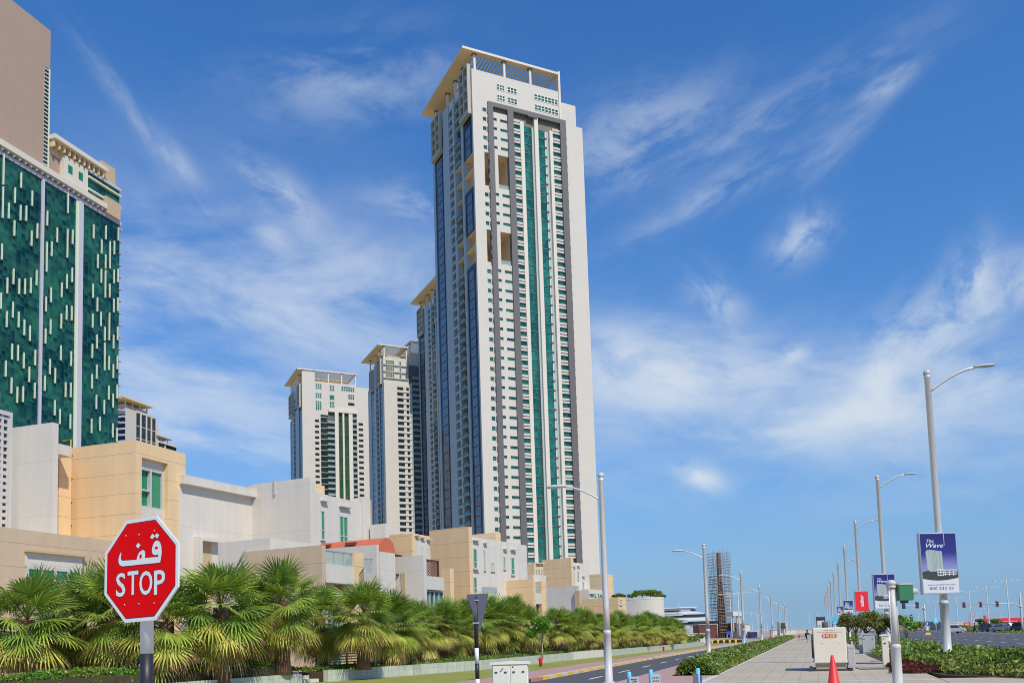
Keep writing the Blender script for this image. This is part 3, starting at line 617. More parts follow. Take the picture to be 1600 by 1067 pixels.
# tower far left of the group, front in sun
o3 = at(420 + 158 * .3373, 500 + 700 * .3373, 560)
t3 = Tower('residential_tower', 'white tower at the left end of the tower group, overlapped by the white villa', (o3.x, o3.y, -.1), H45, 45, 40, 3.7, 146.3)
t3.p('core').box(1.0, 44.6, 1.0, 39.9, 0, 171.8); t3.wall('F', 0, 8, 0, 173.7)
t3.punched('F', 8, 11.9, 0, 151.6, [(8.15, 10.9)], 1.75, wname='window', glass='dark_glass'); t3.wall('F', 8, 36.2, 156.2, 173.7); t3.wall('F', 8, 17, 151.6, 156.2); t3.wall('F', 36.2, 44.8, 0, 172.3)
t3.curtain('curtain_wall', 'F', 11.9, 16.3, 0, 151.6, .6, 'dark_glass', 0, 'shade_wall', .4); t3.balconies('F', 16.3, 21.2, 0, 151.6, 1.6, .9, rail='rail_glass')
t3.wall('F', 17, 36.5, 153.8, 156.2, -1.0, 1.0, 'frame'); t3.wall('F', 21.2, 23.6, 0, 153.8, -1.0, 1.0, 'frame'); t3.wall('F', 26.4, 27.6, 0, 153.8, -.6, 1.0, 'frame'); t3.wall('F', 30.6, 33.2, 0, 153.8, -.6, 1.0, 'frame')
t3.curtain('curtain_wall', 'F', 23.6, 26.4, 0, 153.8, .6, 'green_dark', 0, 'band', .3); t3.curtain('curtain_wall', 'F', 27.6, 30.6, 0, 153.8, .6, 'green_dark', 0, 'band', .3)
t3.balconies('F', 33.2, 36.2, 0, 153.8, 1.6, .9, rail='rail_glass')
o_ = MB(); o_.box(37.3, 40.5, -.03, .2, 0, 1.75)
for i, r in enumerate(t3.rows(20, 148)):
    if i == 0: ow = o_.obj('window', 'dark_glass', t3.T, (0, 0, r))
    else: share(ow, 0, 'window', t3.T, (0, 0, r))
for a, b, z0, z1, nx, nz in ((8.7, 12.9, 168.6, 172.2, 3, 3), (8.7, 12.8, 162.5, 166, 3, 3), (8.7, 12.7, 154.6, 160.6, 3, 4), (18, 21.4, 168, 172, 3, 3), (18, 21.4, 162, 165.4, 1, 1), (18, 21.3, 156.5, 161, 3, 2), (26, 35, 168.8, 172, 6, 2), (30.5, 34.8, 163.5, 166.8, 3, 2)): grid_window(t3.T, a, b, z0, z1, nx, nz)
t3.p('recess').box(30.5, 34.8, -.02, .2, 159.3, 161.2)
t3.wall('L', 1.0, 2.2, 0, 173, .0, 1.0, 'wall'); t3.p('bay_glazing').box(.2, 1.0, 2.2, 10, 0, 160); t3.wall('L', 10, 13, 0, 172, -.2, 1, 'pier'); t3.wall('L', 13, 22, 0, 158, .0, 1, 'pier'); t3.balconies('L', 22, 27, 0, 172, 1.0, .5); t3.wall('L', 27, 32, 0, 174, -.2, 1, 'pier'); t3.p('bay_glazing').box(.2, 1.0, 32, 39.9, 0, 155)
t3.wall('L', 2.2, 39.9, 160, 172, .3, 1, 'pier'); crown_frame(t3.T, 3, 11, 158, 172); crown_frame(t3.T, 28, 38, 158, 172)
roof_canopy(t3.T, -3.2, 36.4, -.3, 42, 180.6, 173.7, [(.6, .6), (8, .6), (17.5, .6), (26.4, .6), (35.7, .6), (1, 12), (1, 24), (1, 36), (35.5, 36)], ring=(12, 2, .8, 24))
t3.p('wall').box(.2, 8.2, .2, 4, 173.7, 180.6); t3.p('wall').box(.5, 36, 1.0, 39.9, 171.8, 172.0); t3.p('wall').box(.3, 1.3, 12, 38, 172, 180.6)
TM.update(frame='tower_trim'); t3.finish(TM)

# tower between, its lower front in the shade of its neighbours
K4 = 474 / 520; o4 = at(420 + 545 * .3373, 500 + 950 * .3373, 520)
t4 = Tower('residential_tower', 'middle tower with stacked dark balconies, between the left end tower and the tallest tower', (o4.x, o4.y, -.1), H45, 24, 34, 3.62, 151.4)
t4.p('core').box(1, 46, 1, 33.9, 0, 171); t4.wall('F', 0, 8.2, 0, 158.6, -.4, 1); t4.wall('F', 0, 16, 158.6, 174.6, .3, 1)
t4.punched('F', 8.2, 17.2, 0, 158.6, [(8.4, 12.4), (14.2, 15.9)], 1.9, part='front_wall', glass='dark_glass', off=-.4)
for r in t4.rows(4, 155): t4.p('ledges').box(8.2, 17.2, -.35, .0, r + 1.75, r + 2.05)
t4.wall('F', 17.2, 18, 0, 160, -.4, 1, 'pier'); t4.balconies('F', 18, 23, 0, 168, 1.4, 1.2, rail='rail_glass'); t4.wall('F', 23, 24, 0, 170, -.4, 1, 'pier'); t4.balconies('F', 24, 31, 0, 168, 1.4, .6, rail='rail_glass'); t4.wall('F', 31, 46, 0, 170, .0, 1)
for a, b, z, nx in ((1.5, 6.8, 170.2, 4), (1.5, 6.8, 166.0, 4), (1.5, 6.8, 162, 4), (10, 11.4, 170, 1), (10, 11.4, 166, 1), (10, 11.4, 162, 1)): grid_window(t4.T, a, b, z, z + 2.4, nx, 2, 'green_dark'); 
for z in (165.2, 161.2, 169.4): t4.p('ledges').box(0, 16, -.5, .3, z, z + .4)
t4.wall('L', 1, 3, 0, 174, -.1, 1); t4.p('bay_glazing').box(.2, 1, 3, 9, 0, 160); t4.wall('L', 9, 11, 0, 172, -.2, 1, 'pier'); t4.balconies('L', 11, 16, 0, 172, 1.0, .5); t4.wall('L', 16, 20, 0, 174, -.2, 1, 'pier'); t4.p('bay_glazing').box(.2, 1, 20, 27, 0, 160)
for r in t4.rows(10, 158): t4.p('bay_panes').box(.1, .3, 21, 25.5, r - 1, r + 1.9); t4.p('bay_panes').box(.1, .3, 4, 7.5, r - 1, r + 1.9)
t4.wall('L', 27, 33.9, 0, 162, 0, 1, 'pier'); t4.wall('L', 3, 30, 160, 172, .3, 1, 'pier'); crown_frame(t4.T, 3, 10, 160, 174); crown_frame(t4.T, 20, 27, 160, 172)
roof_canopy(t4.T, -3.0, 15.6, -.3, 38, 181.4, 174.6, [(.8, .9), (15, 1), (1, 10), (1, 20), (1, 31), (14, 30)], ring=(5, 1.5, .8, 20))
roof_canopy(t4.T, 16.6, 44, -1.8, 34, 185.0, 171, [(17.6, 1.6), (30, 1.6), (43, 1.6), (17.6, 30), (43, 30)], ring=(1.5, 1.5, 1, 8))
t4.p('roof_plant').box(4, 13, 6, 16, 171, 177.4); t4.p('roof_plant').box(18, 30, 3, 14, 171, 180)
TM.update(front_wall='tower_white'); t4.finish(TM); t4.T.scale = (K4,) * 3; t4.T.location = (o4.x * K4, o4.y * K4, -.1)

# pale blue tower whose edge shows past the tallest tower
q = at(925, 985, 620); b_ = Tower('distant_tower', 'sliver of a blue glass tower peeping out past the right edge of the tallest tower', (q.x - 12, q.y, -.1), 80, 20, 20, 3.4, 3)
b_.p('wall').box(0, 18.2, 0, 20, 0, 101); b_.p('ledges').box(-.1, 18.4, -.3, 20, 101, 102.5); b_.p('pier').box(17.2, 18.6, -.4, .0, 0, 101)
for r in b_.rows(2, 100): b_.p('ledges').box(-.1, 18.4, -.25, .0, r, r + 1.1)
b_.finish(dict(wall='far_blue', ledges='lilac', pier='lilac'))

# ------------------------------------------------------------------ green glass hotel block
oh = at(186, 480, 270)
HT = thing('glass_tower', 'green glass tower scattered with pale vertical fins, brown stone slab rising above it', 'tower', (oh.x, oh.y, -.1), R(72))
def HB(name, mt, *boxes, parent=None):
    m_ = MB()
    for b in boxes: m_.box(*b)
    return m_.obj(name, mt, parent or HT)
HB('curtain_wall', 'hotel_glass', (-62, 0, 0, 22, 0, 137.0))
HB('mullion', 'lilac', (-30.6, -29.75, -.5, .1, 0, 137.1)); HB('mullion', 'lilac', (-17.0, -15.3, -.5, .1, 0, 137.1)); HB('mullion_edge', 'fin', (-17.9, -17.0, -.3, .1, 0, 137.1))
HB('cornice', 'lilac', (-62, .3, -.45, 21.9, 137.0, 138.0))
HB('roof_slab', 'tower_trim', (-62, -7.0, -1.6, 12, 138.9, 140.6)); HB('roof_terrace', 'void_beige', (-62, -7.2, 1.6, 12, 138.0, 138.9))
m_ = MB(); x = -60
while x < -7: m_.box(x, x + .45, -1.2, 1.6, 138.0, 138.9); x += 1.9
split_boxes(m_, 'bracket', 'tower_white', HT)
HB('stone_slab', 'brown_slab', (-62, -27.5, .6, 16, 140.6, 184.3)); 
sl = HB('stair_window', 'dark_glass', (-29.4, -28.2, .45, .62, 142.2, 172.0)); m_ = MB()
for i in range(25): m_.box(-29.5, -28.1, .3, .62, 142.2 + i * 1.21, 142.5 + i * 1.21)
m_.box(-28.1, -27.7, .3, .62, 142, 172); m_.obj('louvre_bars', 'fin', sl)
HB('upper_block', 'brown_slab', (-27.5, -22.6, 1.5, 14, 140.6, 147.5)); HB('white_block', 'tower_trim', (-22.6, -13.3, .0, 13, 140.6, 148.8))
for x in (-21.0, -17.0): HB('window', 'villa_glass', (x, x + 1.6, -.1, .1, 144.0, 146.4))
HB('upper_glazing', 'hotel_glass', (-13.3, 0.1, .3, 14, 138.0, 148.4)); HB('sunshade', 'fin', (-13.3, .3, -.5, .3, 142.5, 143.0), (-13.3, .3, -.5, .3, 146.4, 146.9)); HB('cornice', 'lilac', (-13.5, .4, -.2, 14, 148.4, 149.3))
HB('upper_roof_slab', 'tower_trim', (-27.4, -6.7, -1.6, 13, 151.0, 152.3)); HB('upper_brackets', 'void_beige', *[(-27 + i * 1.9, -26.6 + i * 1.9, -.8, 1.6, 148.9, 151.0) for i in range(11)]); HB('upper_wall', 'void_beige', (-27.3, -7.2, 1.6, 13, 147.4, 151.0))
HB('stone_pier', 'beige_plain', (-7.1, -1.4, .6, 5, 149.3, 155.2)); HB('stone_pier', 'beige_plain', (-7.2, -1.0, -1.2, 5, 138.0, 143.3))
m_ = MB()
for i in range(34): m_.box(-.3, .75, -.6, 2.4, 135.5 - 3.92 * i, 135.85 - 3.92 * i); 
m_.obj('edge_fins', 'lilac', HT)
FX = [-.9, -2.6, -4.4, -6.2, -7.9, -9.4, -11.2, -19.3, -21.2, -23.1, -25, -26.9, -28.6, -32, -33.9, -35.8, -37.7, -39.6, -41.5, -43.4, -45.3]
fb = None; rf = random.Random(11); n_f = 0; more = MB()
for j, x in enumerate(FX):
    z = 131.5 - (j * 5.3) % 14
    while z > 66:
        if rf.random() < .84:
            ln = 8.8 if rf.random() < .07 else 4.4
            if n_f >= 100: more.box(x - .33, x, -.7, 0, z, z + ln)
            elif fb is None:
                m_ = MB(); m_.box(-.33, .0, -.70, .0, 0, 4.4, 0); m_.box(-.72, -.33, -.35, .0, 0, 4.4, 1); fb = m_.obj('fin', ['fin', 'hotel_glass'], HT, (x, 0, z))
            else: c = share(fb, 0, 'fin', HT, (x, 0, z)); c.scale = (1, 1, ln / 4.4)
            n_f += 1
        z -= rf.choice((9.4, 9.4, 11.7, 13.7))
more.obj('fin', 'fin', HT)['kind'] = 'stuff'

# small far tower right of the hotel
o6 = at(197, 690, 480)
ST_ = thing('residential_tower', 'small distant white tower with dark glass strips beside the green glass tower', 'tower', (o6.x, o6.y, -.1), R(74))
def SB(name, mt, *boxes, parent=None):
    m_ = MB()
    for b in boxes: m_.box(*b)
    return m_.obj(name, mt, parent or ST_)
SB('wall', 'tower_white', (.4, 25, .6, 18, 0, 136.6), (0, 8.2, 0, .6, 0, 136.2), (8.2, 25, .0, .6, 135.6, 137.0), (25, 27.4, .2, 18, 0, 132.8), (2, 20, 3, 16, 136.6, 139.5))
for a, b in ((8.5, 11.5), (12.6, 16.4), (17.4, 20.6), (21.6, 24.8)): SB('curtain_wall', 'dark_glass', (a, b, .3, .6, 0, 135.6))
for a, b in ((11.5, 12.6), (16.4, 17.4), (20.6, 21.6), (24.8, 25.0)): SB('pilaster', 'tower_trim', (a, b, 0, .6, 0, 135.6))
m_ = MB()
for z in (121, 128): m_.box(8.5, 24.8, .1, .3, z, z + .4)
m_.obj('transom', 'tower_trim', ST_)
SB('canopy', 'soffit', (-6, 20.2, -2.0, 14, 141.0, 141.8)); SB('post', 'tower_trim', *[(x, x + .5, .8, 1.4, 136.6, 141.0) for x in (-.5 + .8, 6, 12, 18)])
SB('side_glazing', 'navy', (-.1, .4, .6, 14, 0, 133)); SB('side_ledges', 'lilac', *[(-1.2, .0, .6, 12, 110 + i * 3.5, 110.9 + i * 3.5) for i in range(8)])
SB('lower_wing', 'dark_glass', (27.4, 44, .5, 12, 0, 122.5)); SB('lower_canopy', 'tower_trim', (24.9, 38.8, -1.2, 8, 126.0, 126.7), (27.4, 44.6, -.4, .4, 122.4, 123.4), (30, 30.4, .5, .9, 123, 126), (36, 36.4, .5, .9, 123, 126), (33, 34, .2, .5, 100, 122), (27.4, 44.2, .2, .5, 117, 117.8))

# ------------------------------------------------------------------ villas
class Villa:
    def __init__(s, name, label, x, y, Y, h):
        s.h = R(h); s.u = (math.sin(s.h), math.cos(s.h)); s.n = (-math.cos(s.h), math.sin(s.h)); p = at(x, y, Y); s.O = (p.x, p.y)
        s.T = thing(name, label, 'villa', (p.x, p.y, -.12), math.pi / 2 - s.h)
    def loc(s, P): dx, dy = P[0] - s.O[0], P[1] - s.O[1]; return dx * s.u[0] + dy * s.u[1], dx * s.n[0] + dy * s.n[1], P[2] + .12
    def blk(s, part, mt, x, y, Y, xr=None, xl=None, w=None, dp=None, zb=0.0, yr=None, yl=None, parent=None, bot=None):
        P = at(x, y, Y); a, d, z = s.loc(P)
        if xr is not None: w = on_plane(xr, yr or y, P, s.u)[0]
        if xl is not None: dp = on_plane(xl, yl or y, P, s.n)[0]
        if bot is not None: zb = on_plane(x, bot, P, s.u)[1] + .12
        m_ = MB(); m_.box(a, a + w, d, d + dp, zb, z); o = m_.obj(part, mt, parent or s.T)
        return dict(P=P, a=a, d=d, z=z, w=w, dp=dp, o=o)
    def face(s, b, side, x, y):
        """(along the face, z) of a pixel on a block's road face 'R' or end face 'E'"""
        q = on_plane(x, y, b['P'], s.u if side == 'R' else s.n); return q[0], q[1] + .12
    def win(s, b, side, x0, y0, x1, y1, nx=1, nz=1, glass='villa_glass', hood=True, frame=.07, part='window', split=None):
        a0, z1 = s.face(b, side, x0, y0); a1, _ = s.face(b, side, x1, y0); _, z0 = s.face(b, side, x0, y1)
        if a1 < a0: a0, a1 = a1, a0
        base = b['a'] if side == 'R' else b['d']; dep = b['d'] if side == 'R' else b['a']; a0 += base; a1 += base
        def bx_(m_, p0, p1, d0, d1, q0, q1):
            m_.box(p0, p1, dep + d0, dep + d1, q0, q1) if side == 'R' else m_.box(dep + d0, dep + d1, p0, p1, q0, q1)
        g_ = MB(); bx_(g_, a0, a1, -.015, .1, z0, z1); o = g_.obj(part, glass, s.T); f = MB(); t = frame
        for i in range(nx + 1): p = a0 + (a1 - a0) * i / nx; bx_(f, p - t / 2, p + t / 2, -.07, .1, z0 - t / 2, z1 + t / 2)
        for k in ([0, 1] + ([split] if split else [j / nz for j in range(1, nz)])): q = z0 + (z1 - z0) * k; bx_(f, a0 - t / 2, a1 + t / 2, -.064, .1, q - t / 2, q + t / 2)
        f.obj('frame', 'frame_white', o)
        sl = MB(); bx_(sl, a0 - .1, a1 + .1, -.14, .1, z0 - t / 2 - .07, z0 - t / 2); sl.obj('sill', 'frame_white', o)
        if hood:  # added slab: its shadow stands in for the niche above the window
            hh = MB(); bx_(hh, a0 - .06, a1 + .30, -.30, .1, z1 + .72, z1 + .80); hh.obj('hood', 'villa_white', o)
        return o
    def bx(s, part, mt, *boxes, parent=None):
        m_ = MB()
        for b in boxes: m_.box(*b)
        return m_.obj(part, mt, parent or s.T)

# --- villa at the left edge: perforated screen, white block, beige block with the green window, low beige front
va = Villa('villa', 'beige and white villa at the left edge with a big green two-pane window', 212, 687, 54, 18.5)
P0 = at(-60, 821, 45)
low = va.blk('front_wing', 'beige_grey', -60, 815, 43.5, xr=196, dp=5, yr=838)
a0 = low['a']; f0 = va.face(low, 'R', 40, 862); f1 = va.face(low, 'R', 128, 872)
va.win(low, 'R', 42, 886, 126, 935, 4, 1, 'villa_glass', hood=False, frame=.16, split=.62)
va.bx('window_panel', 'villa_white', (low['a'] + f0[0], low['a'] + f1[0], low['d'] - .06, low['d'] + .1, va.face(low, 'R', 42, 884)[1], f0[1])); va.bx('window_lintel', 'beige_plain', (low['a'] + f0[0] - .1, low['a'] + f1[0] + .1, low['d'] - .32, low['d'] + .1, f0[1], f0[1] + .12))  # ledge added over the panel to cast the recess's dark top line
va.win(low, 'R', 40, 975, 105, 1040, 4, 1, 'curtain_green', hood=False, frame=.14)
wb = va.blk('white_block', 'villa_white', 82.3, 659.5, 51.5, xr=91.6, xl=8, yr=662, yl=670)
va.blk('white_block', 'villa_white', 91.6, 692.5, 52.6, xr=112, dp=3.0, bot=709)
va.blk('recess_wall', 'beige', 93, 709.5, 54.2, xr=112, dp=2.0, yr=713)
pw = at(93, 709, 54)
m_ = MB()
bk = va.blk('beige_block', 'beige', 212, 687, 54, w=.55, xl=97, yl=698)
ur = on_plane(290, 709.5, bk['P'], va.u)[0]; uw = on_plane(262.5, 702, bk['P'], va.u)[0]
va.bx('beige_block', 'beige', (.55, ur, .9, bk['dp'], 0, bk['z']), (uw, ur, 0, .9, 0, bk['z'])); zl = on_plane(214, 712, bk['P'], va.u)[1] + .12
va.bx('lintel', 'beige', (.55, uw, 0, .9, zl, bk['z'] - .003))
a0, z1 = va.face(bk, 'R', 216, 728); a1 = va.face(bk, 'R', 262, 740)[0]; z0 = va.face(bk, 'R', 216, 787)[1]
va.bx('window_panel', 'villa_white', (.55, uw, .35, .9, z1 + .1, zl), (.55, uw, .3, .9, 0, z0 - .1))
g_ = MB(); g_.box(.55, uw, .62, .9, z0 - .1, z1 + .1); ow = g_.obj('window', 'villa_glass', va.T); mid = .55 + (uw - .55) * .52
g_ = MB(); g_.box(mid, uw - .08, .5, .62, z0, z1); g_.obj('pane', 'curtain_green', ow)
f = MB(); t = .07
for p in (.66, mid, uw - .05): f.box(p - t, p + t, .36, .7, z0 - .1, z1 + .1)
for q in (z0 - .03, z1 + .03): f.box(.58, uw - .02, .365, .7, q - t, q + t)
f.box(.66, mid, .37, .7, z0 + (z1 - z0) * .42, z0 + (z1 - z0) * .42 + .1); f.obj('frame', 'frame_white', ow)
va.win(dict(bk, d=.3), 'R', 240, 822, 262, 850, 1, 1, 'villa_glass', hood=False)
# yellow pipe up the beige end wall
yp, zt_ = va.face(bk, 'E', 113, 690); yp2 = va.face(bk, 'E', 100, 691)[0]; zb_ = va.face(bk, 'E', 113, 835)[1]
m_ = MB(); m_.tube([(-.12, yp2, zt_ + .1), (-.12, yp, zt_ + .12), (-.12, yp, zb_)], .045, 8)
for i in range(4): z = zb_ + (zt_ - zb_) * (i + .4) / 4; m_.box(-.2, 0, yp - .09, yp + .09, z, z + .08)
m_.obj('yellow_pipe', 'gold_pipe', va.T)
# perforated white screen at the frame's edge
sc_ = va.blk('screen_core', 'cabinet_dark', -60, 629, 49, xr=13.5, dp=.12, yr=644)
m_ = MB(); A, D_, W_, Z_ = sc_['a'], sc_['d'], sc_['w'], sc_['z']
for i in range(int(W_ / .42) + 1): x = A + W_ - i * .42; m_.box(x - .13, x + .02, D_ - .1, D_ + .02, 3, Z_)
for i in range(int((Z_ - 3) / .42)): z = 3.2 + i * .42; m_.box(A, A + W_ + .02, D_ - .105, D_ + .016, z, z + (.16 if z > Z_ - 3.0 else .24))
m_.box(A, A + W_ + .12, D_ - .2, D_ + .15, Z_ - .1, Z_ + .15); m_.box(A + W_ - .05, A + W_ + .12, D_ - .19, D_ + .15, 3, Z_); m_.obj('perforated_screen', 'frame_white', va.T)

# --- second villa: long white wall, tall white end, windows
vb = Villa('villa', 'all white villa wall with a long groove under its parapet and two tall green windows', 395, 766, 70, 24)
b2 = vb.blk('end_block', 'villa_white', 484, 745.5, 62.1, w=.7, xl=393, yl=755)
e_ = (b2['P'][0] + vb.n[0] * b2['dp'], b2['P'][1] + vb.n[1] * b2['dp']); s0_ = on_plane(280, 742, e_, vb.u)[0]
b1 = vb.blk('wall', 'villa_white', 280, 742, e_[1] + vb.u[1] * s0_, xr=397, dp=6, yr=767)
z_a = vb.face(b1, 'R', 300, 763)[1]
vb.bx('parapet_beam', 'villa_white', (b1['a'], b1['a'] + b1['w'] * .97, b1['d'] - .45, b1['d'], z_a + .15, b1['z'] - .003))
s0, zz1 = vb.face(b1, 'R', 306, 845); s1 = vb.face(b1, 'R', 330, 850)[0]
vb.bx('niche', 'beige_plain', (b1['a'] + s0, b1['a'] + s1, b1['d'] - .03, b1['d'] + .1, 4, zz1)); vb.bx('niche_surround', 'villa_white', (b1['a'] + s0 - .25, b1['a'] + s0, b1['d'] - .6, b1['d'], 4, zz1 + .25), (b1['a'] + s0, b1['a'] + s1 + .6, b1['d'] - .6, b1['d'], zz1, zz1 + .25))
vb.bx('roof_pipe', 'white_plastic', (b2['a'] - .12, b2['a'], b2['d'] + b2['dp'] * .58, b2['d'] + b2['dp'] * .60, b2['z'] - 1.0, b2['z'] + .15))
b3 = vb.blk('street_block', 'villa_white', 491.5, 769, 62.7, xr=566, dp=9, yr=791.5)
b4 = vb.blk('parapet_pier', 'villa_white', 565.5, 777, 68.0, xr=578, dp=.9, yr=775.5); vb.bx('parapet_edge', 'beige_plain', (b4['a'] + b4['w'], b4['a'] + b4['w'] + .28, b4['d'] + .05, b4['d'] + 8, 0, b4['z'] - .02))
vb.bx('roof_room', 'beige', (b3['a'] + 2.2, b3['a'] + b3['w'] - .5, b3['d'] + 3.2, b3['d'] + 8, b3['z'] - .2, b3['z'] + 1.6))
a_, z_ = vb.face(dict(b3), 'R', 484, 782); q0 = vb.face(b2, 'R', 484, 782); 
vb.win(b3, 'R', 501, 798, 506, 842, 1, 1, 'curtain_green', split=.32); vb.win(b3, 'R', 530, 806, 542, 850, 2, 1, 'curtain_green', split=.3)
q1 = vb.face(b2, 'R', 486, 836)
vb.bx('slot', 'beige_plain', (b2['a'] + b2['w'] + .02, b3['a'] - .02, b2['d'] + .5, b2['d'] + .6, q1[1], q0[1])); vb.bx('slot_wall', 'villa_white', (b2['a'] + b2['w'], b3['a'], b2['d'] + .05, b2['d'] + 1.6, 0, q1[1]), (b2['a'] + b2['w'], b3['a'], b2['d'] + .05, b2['d'] + 1.6, q0[1], b3['z'] - .05))

# --- third villa: low beige end, glass balcony, barrel roof, green glass front
vc = Villa('villa', 'low villa with terracotta barrel roof, glass balcony and trellis behind the palms', 503, 851, 50, 24)
c1 = vc.blk('end_wall', 'beige_grey', 503, 851, 50, w=.35, xl=380, yl=860)
zf0 = vc.face(c1, 'R', 505, 880)[1]; zf1 = vc.face(c1, 'R', 505, 909)[1]; zr = vc.face(c1, 'R', 505, 859)[1]
uw = vc.face(c1, 'R', 553, 884)[0]; up = vc.face(c1, 'R', 567, 870)[0]
vc.bx('balcony_fascia', 'villa_white', (.35, uw, 0, .3, zf1, zf0)); vc.bx('balcony_floor', 'villa_white', (.35, uw, .3, 4.0, zf1, zf1 + .3)); vc.bx('balustrade', 'rail_glass', (.36, uw - .02, .1, .14, zf0, zr)); vc.bx('handrail', 'alu', (.36, uw, .07, .17, zr, zr + .06), *[(.36 + i * (uw - .4) / 3, .40 + i * (uw - .4) / 3, .09, .15, zf0, zr) for i in range(4)])
zp = vc.face(c1, 'R', 553, 862)[1]; vc.bx('pier', 'beige', (uw, up, -.05, 3.0, 0, zp)); vc.bx('balcony_back', 'villa_white', (.35, up + 1.2, 4.0, 8, 0, zp + .9)); vc.bx('balcony_side', 'beige_plain', (uw - 2.0, uw, 3.9, 4.0, zf0, zp - .6))
# the raised white parapet and the barrel roof behind it
pp = vc.blk('parapet', 'villa_white', 588, 850.5, 57.5, w=.3, xl=503, yl=859, zb=4)
rx0, rd0, rz0 = pp['a'] + 1.3, pp['d'], pp['z']; rl = pp['dp'] + .8; prof = []
for i in range(13): t = math.pi * i / 12; prof.append((1.0 - 1.0 * math.cos(t), 1.0 * math.sin(t)))
m_ = MB(); n = len(prof); vs = [(pp['a'] + .35 + x, rd0, rz0 - .42 + z) for x, z in prof] + [(pp['a'] + .35 + x, rd0 + rl, rz0 - .42 + z) for x, z in prof]
fs = [(i, i + 1, n + i + 1, n + i) for i in range(n - 1)] + [tuple(range(n)), tuple(range(2 * n - 1, n - 1, -1))]; m_.add(vs, fs)
o_ = m_.obj('barrel_roof', 'roof_red', vc.T); vc.bx('roof_vents', 'wood_dark', *[(pp['a'] + .42, pp['a'] + 1.0, rd0 + rl * k, rd0 + rl * k + .8, rz0 + .18, rz0 + .36) for k in (.38, .78)], parent=o_)
vc.bx('roof_support', 'villa_white', (pp['a'] + .35, pp['a'] + 2.3, rd0, rd0 + rl, 3, rz0 - .42))
g0 = vc.face(c1, 'R', 506, 921); g1 = vc.face(c1, 'R', 554, 1010); zg1 = g0[1]
gw = MB(); gw.box(.5, uw + .3, .9, 1.0, .3, zg1); go = gw.obj('glass_front', 'curtain_green', vc.T); f = MB()
for i in range(7): x = .5 + (uw - .2) * i / 6; f.box(x - .05, x + .05, .78, .95, .3, zg1)
for z in (.35, 1.5, 3.3, 4.4, zg1 - .05): f.box(.5, uw + .3, .785, .95, z - .04, z + .04)
f.obj('frame', 'frame_white', go); vc.bx('wall', 'beige_plain', (.3, uw + .5, 1.0, 4, 0, zf1))
# white terrace wall to its right
c2 = vc.blk('terrace_wall', 'villa_white', 661.5, 866.5, 60, w=.4, xl=567, yl=873)
zt0 = vc.face(c2, 'R', 664, 899)[1]; zt1 = vc.face(c2, 'R', 664, 920)[1]; ut = vc.face(c2, 'R', 694, 903)[0]; us = vc.face(c2, 'R', 689, 903)[0]
A, D_ = c2['a'], c2['d']
vc.bx('terrace_fascia', 'villa_white', (A + .4, A + ut, D_, D_ + .4, zt1, zt0), (A + .4, A + ut, D_ + .4, D_ + 4, zt1, zt1 + .3))
vc.bx('pilaster', 'beige_plain', (A - .06, A, D_ + c2['dp'] * .295, D_ + c2['dp'] * .36, 1, vc.face(c2, 'E', 632, 894)[1]))
vc.bx('downlight', 'cabinet_dark', (A - .2, A, D_ + c2['dp'] * .40, D_ + c2['dp'] * .43, vc.face(c2, 'E', 628, 896)[1] - .12, vc.face(c2, 'E', 628, 896)[1]))
g_ = MB(); z2_ = vc.face(c2, 'R', 664, 923)[1]; g_.box(A + .5, A + ut + .2, D_ + .3, D_ + .5, 1, z2_); go = g_.obj('glass_front', 'teal', vc.T); f = MB()
for i in range(5): x = A + .5 + (ut - .3) * i / 4; f.box(x - .05, x + .05, D_ + .2, D_ + .45, 1, z2_)
f.box(A + .45, A + ut + .2, D_ + .19, D_ + .5, z2_, z2_ + .1); f.obj('frame', 'frame_white', go)
# trellis with a climber
m_ = MB(); zt2 = vc.face(c2, 'R', 664, 873)[1]; x0, x1 = A + .45, A + us
for i in range(-14, 22):
    p = x0 + i * .22
    for sgn in (1, -1):
        q0, q1 = (p, zt0), (p + (zt2 - zt0), zt2)
        if sgn < 0: q0, q1 = (p + (zt2 - zt0), zt0), (p, zt2)
        # clip to the frame
        (ax_, az), (bx2, bz) = q0, q1; k = (bz - az) / (bx2 - ax_)
        lo, hi = max(min(ax_, bx2), x0), min(max(ax_, bx2), x1)
        if hi - lo < .05: continue
        m_.tube([(lo, D_ + .2 + sgn * .012, az + (lo - ax_) * k), (hi, D_ + .2 + sgn * .012, az + (hi - ax_) * k)], .028, 4, smooth=False)
for b in ((x0, x1, zt2 - .06, zt2 + .04), (x0, x0 + .08, zt0, zt2), (x1 - .08, x1, zt0, zt2)): m_.box(b[0], b[1], D_ + .13, D_ + .27, b[2], b[3])
m_.obj('trellis', 'wood_dark', vc.T)
# dark timber railing on the terrace
ra = vc.face(c2, 'E', 628, 868); rb_ = vc.face(c2, 'E', 588, 870)
m_ = MB(); dd0, dd1 = D_ + ra[0], D_ + rb_[0]; zz = c2['z']
rp = vc.loc(at(590, 861, 62)); rq = vc.loc(at(628, 868, 66))
for i in range(26): t = i / 25; x = rp[0] + (rq[0] - rp[0]) * t; y = rp[1] + (rq[1] - rp[1]) * t; m_.box(x - .03, x + .03, y - .03, y + .03, rp[2] - 1.6, rp[2] + (rq[2] - rp[2]) * t)
for k in (0, .35, .7, 1.05): m_.tube([(rp[0], rp[1], rp[2] - k), (rq[0], rq[1], rq[2] - k)], .05, 6)
m_.obj('terrace_railing', 'wood_dark', vc.T)
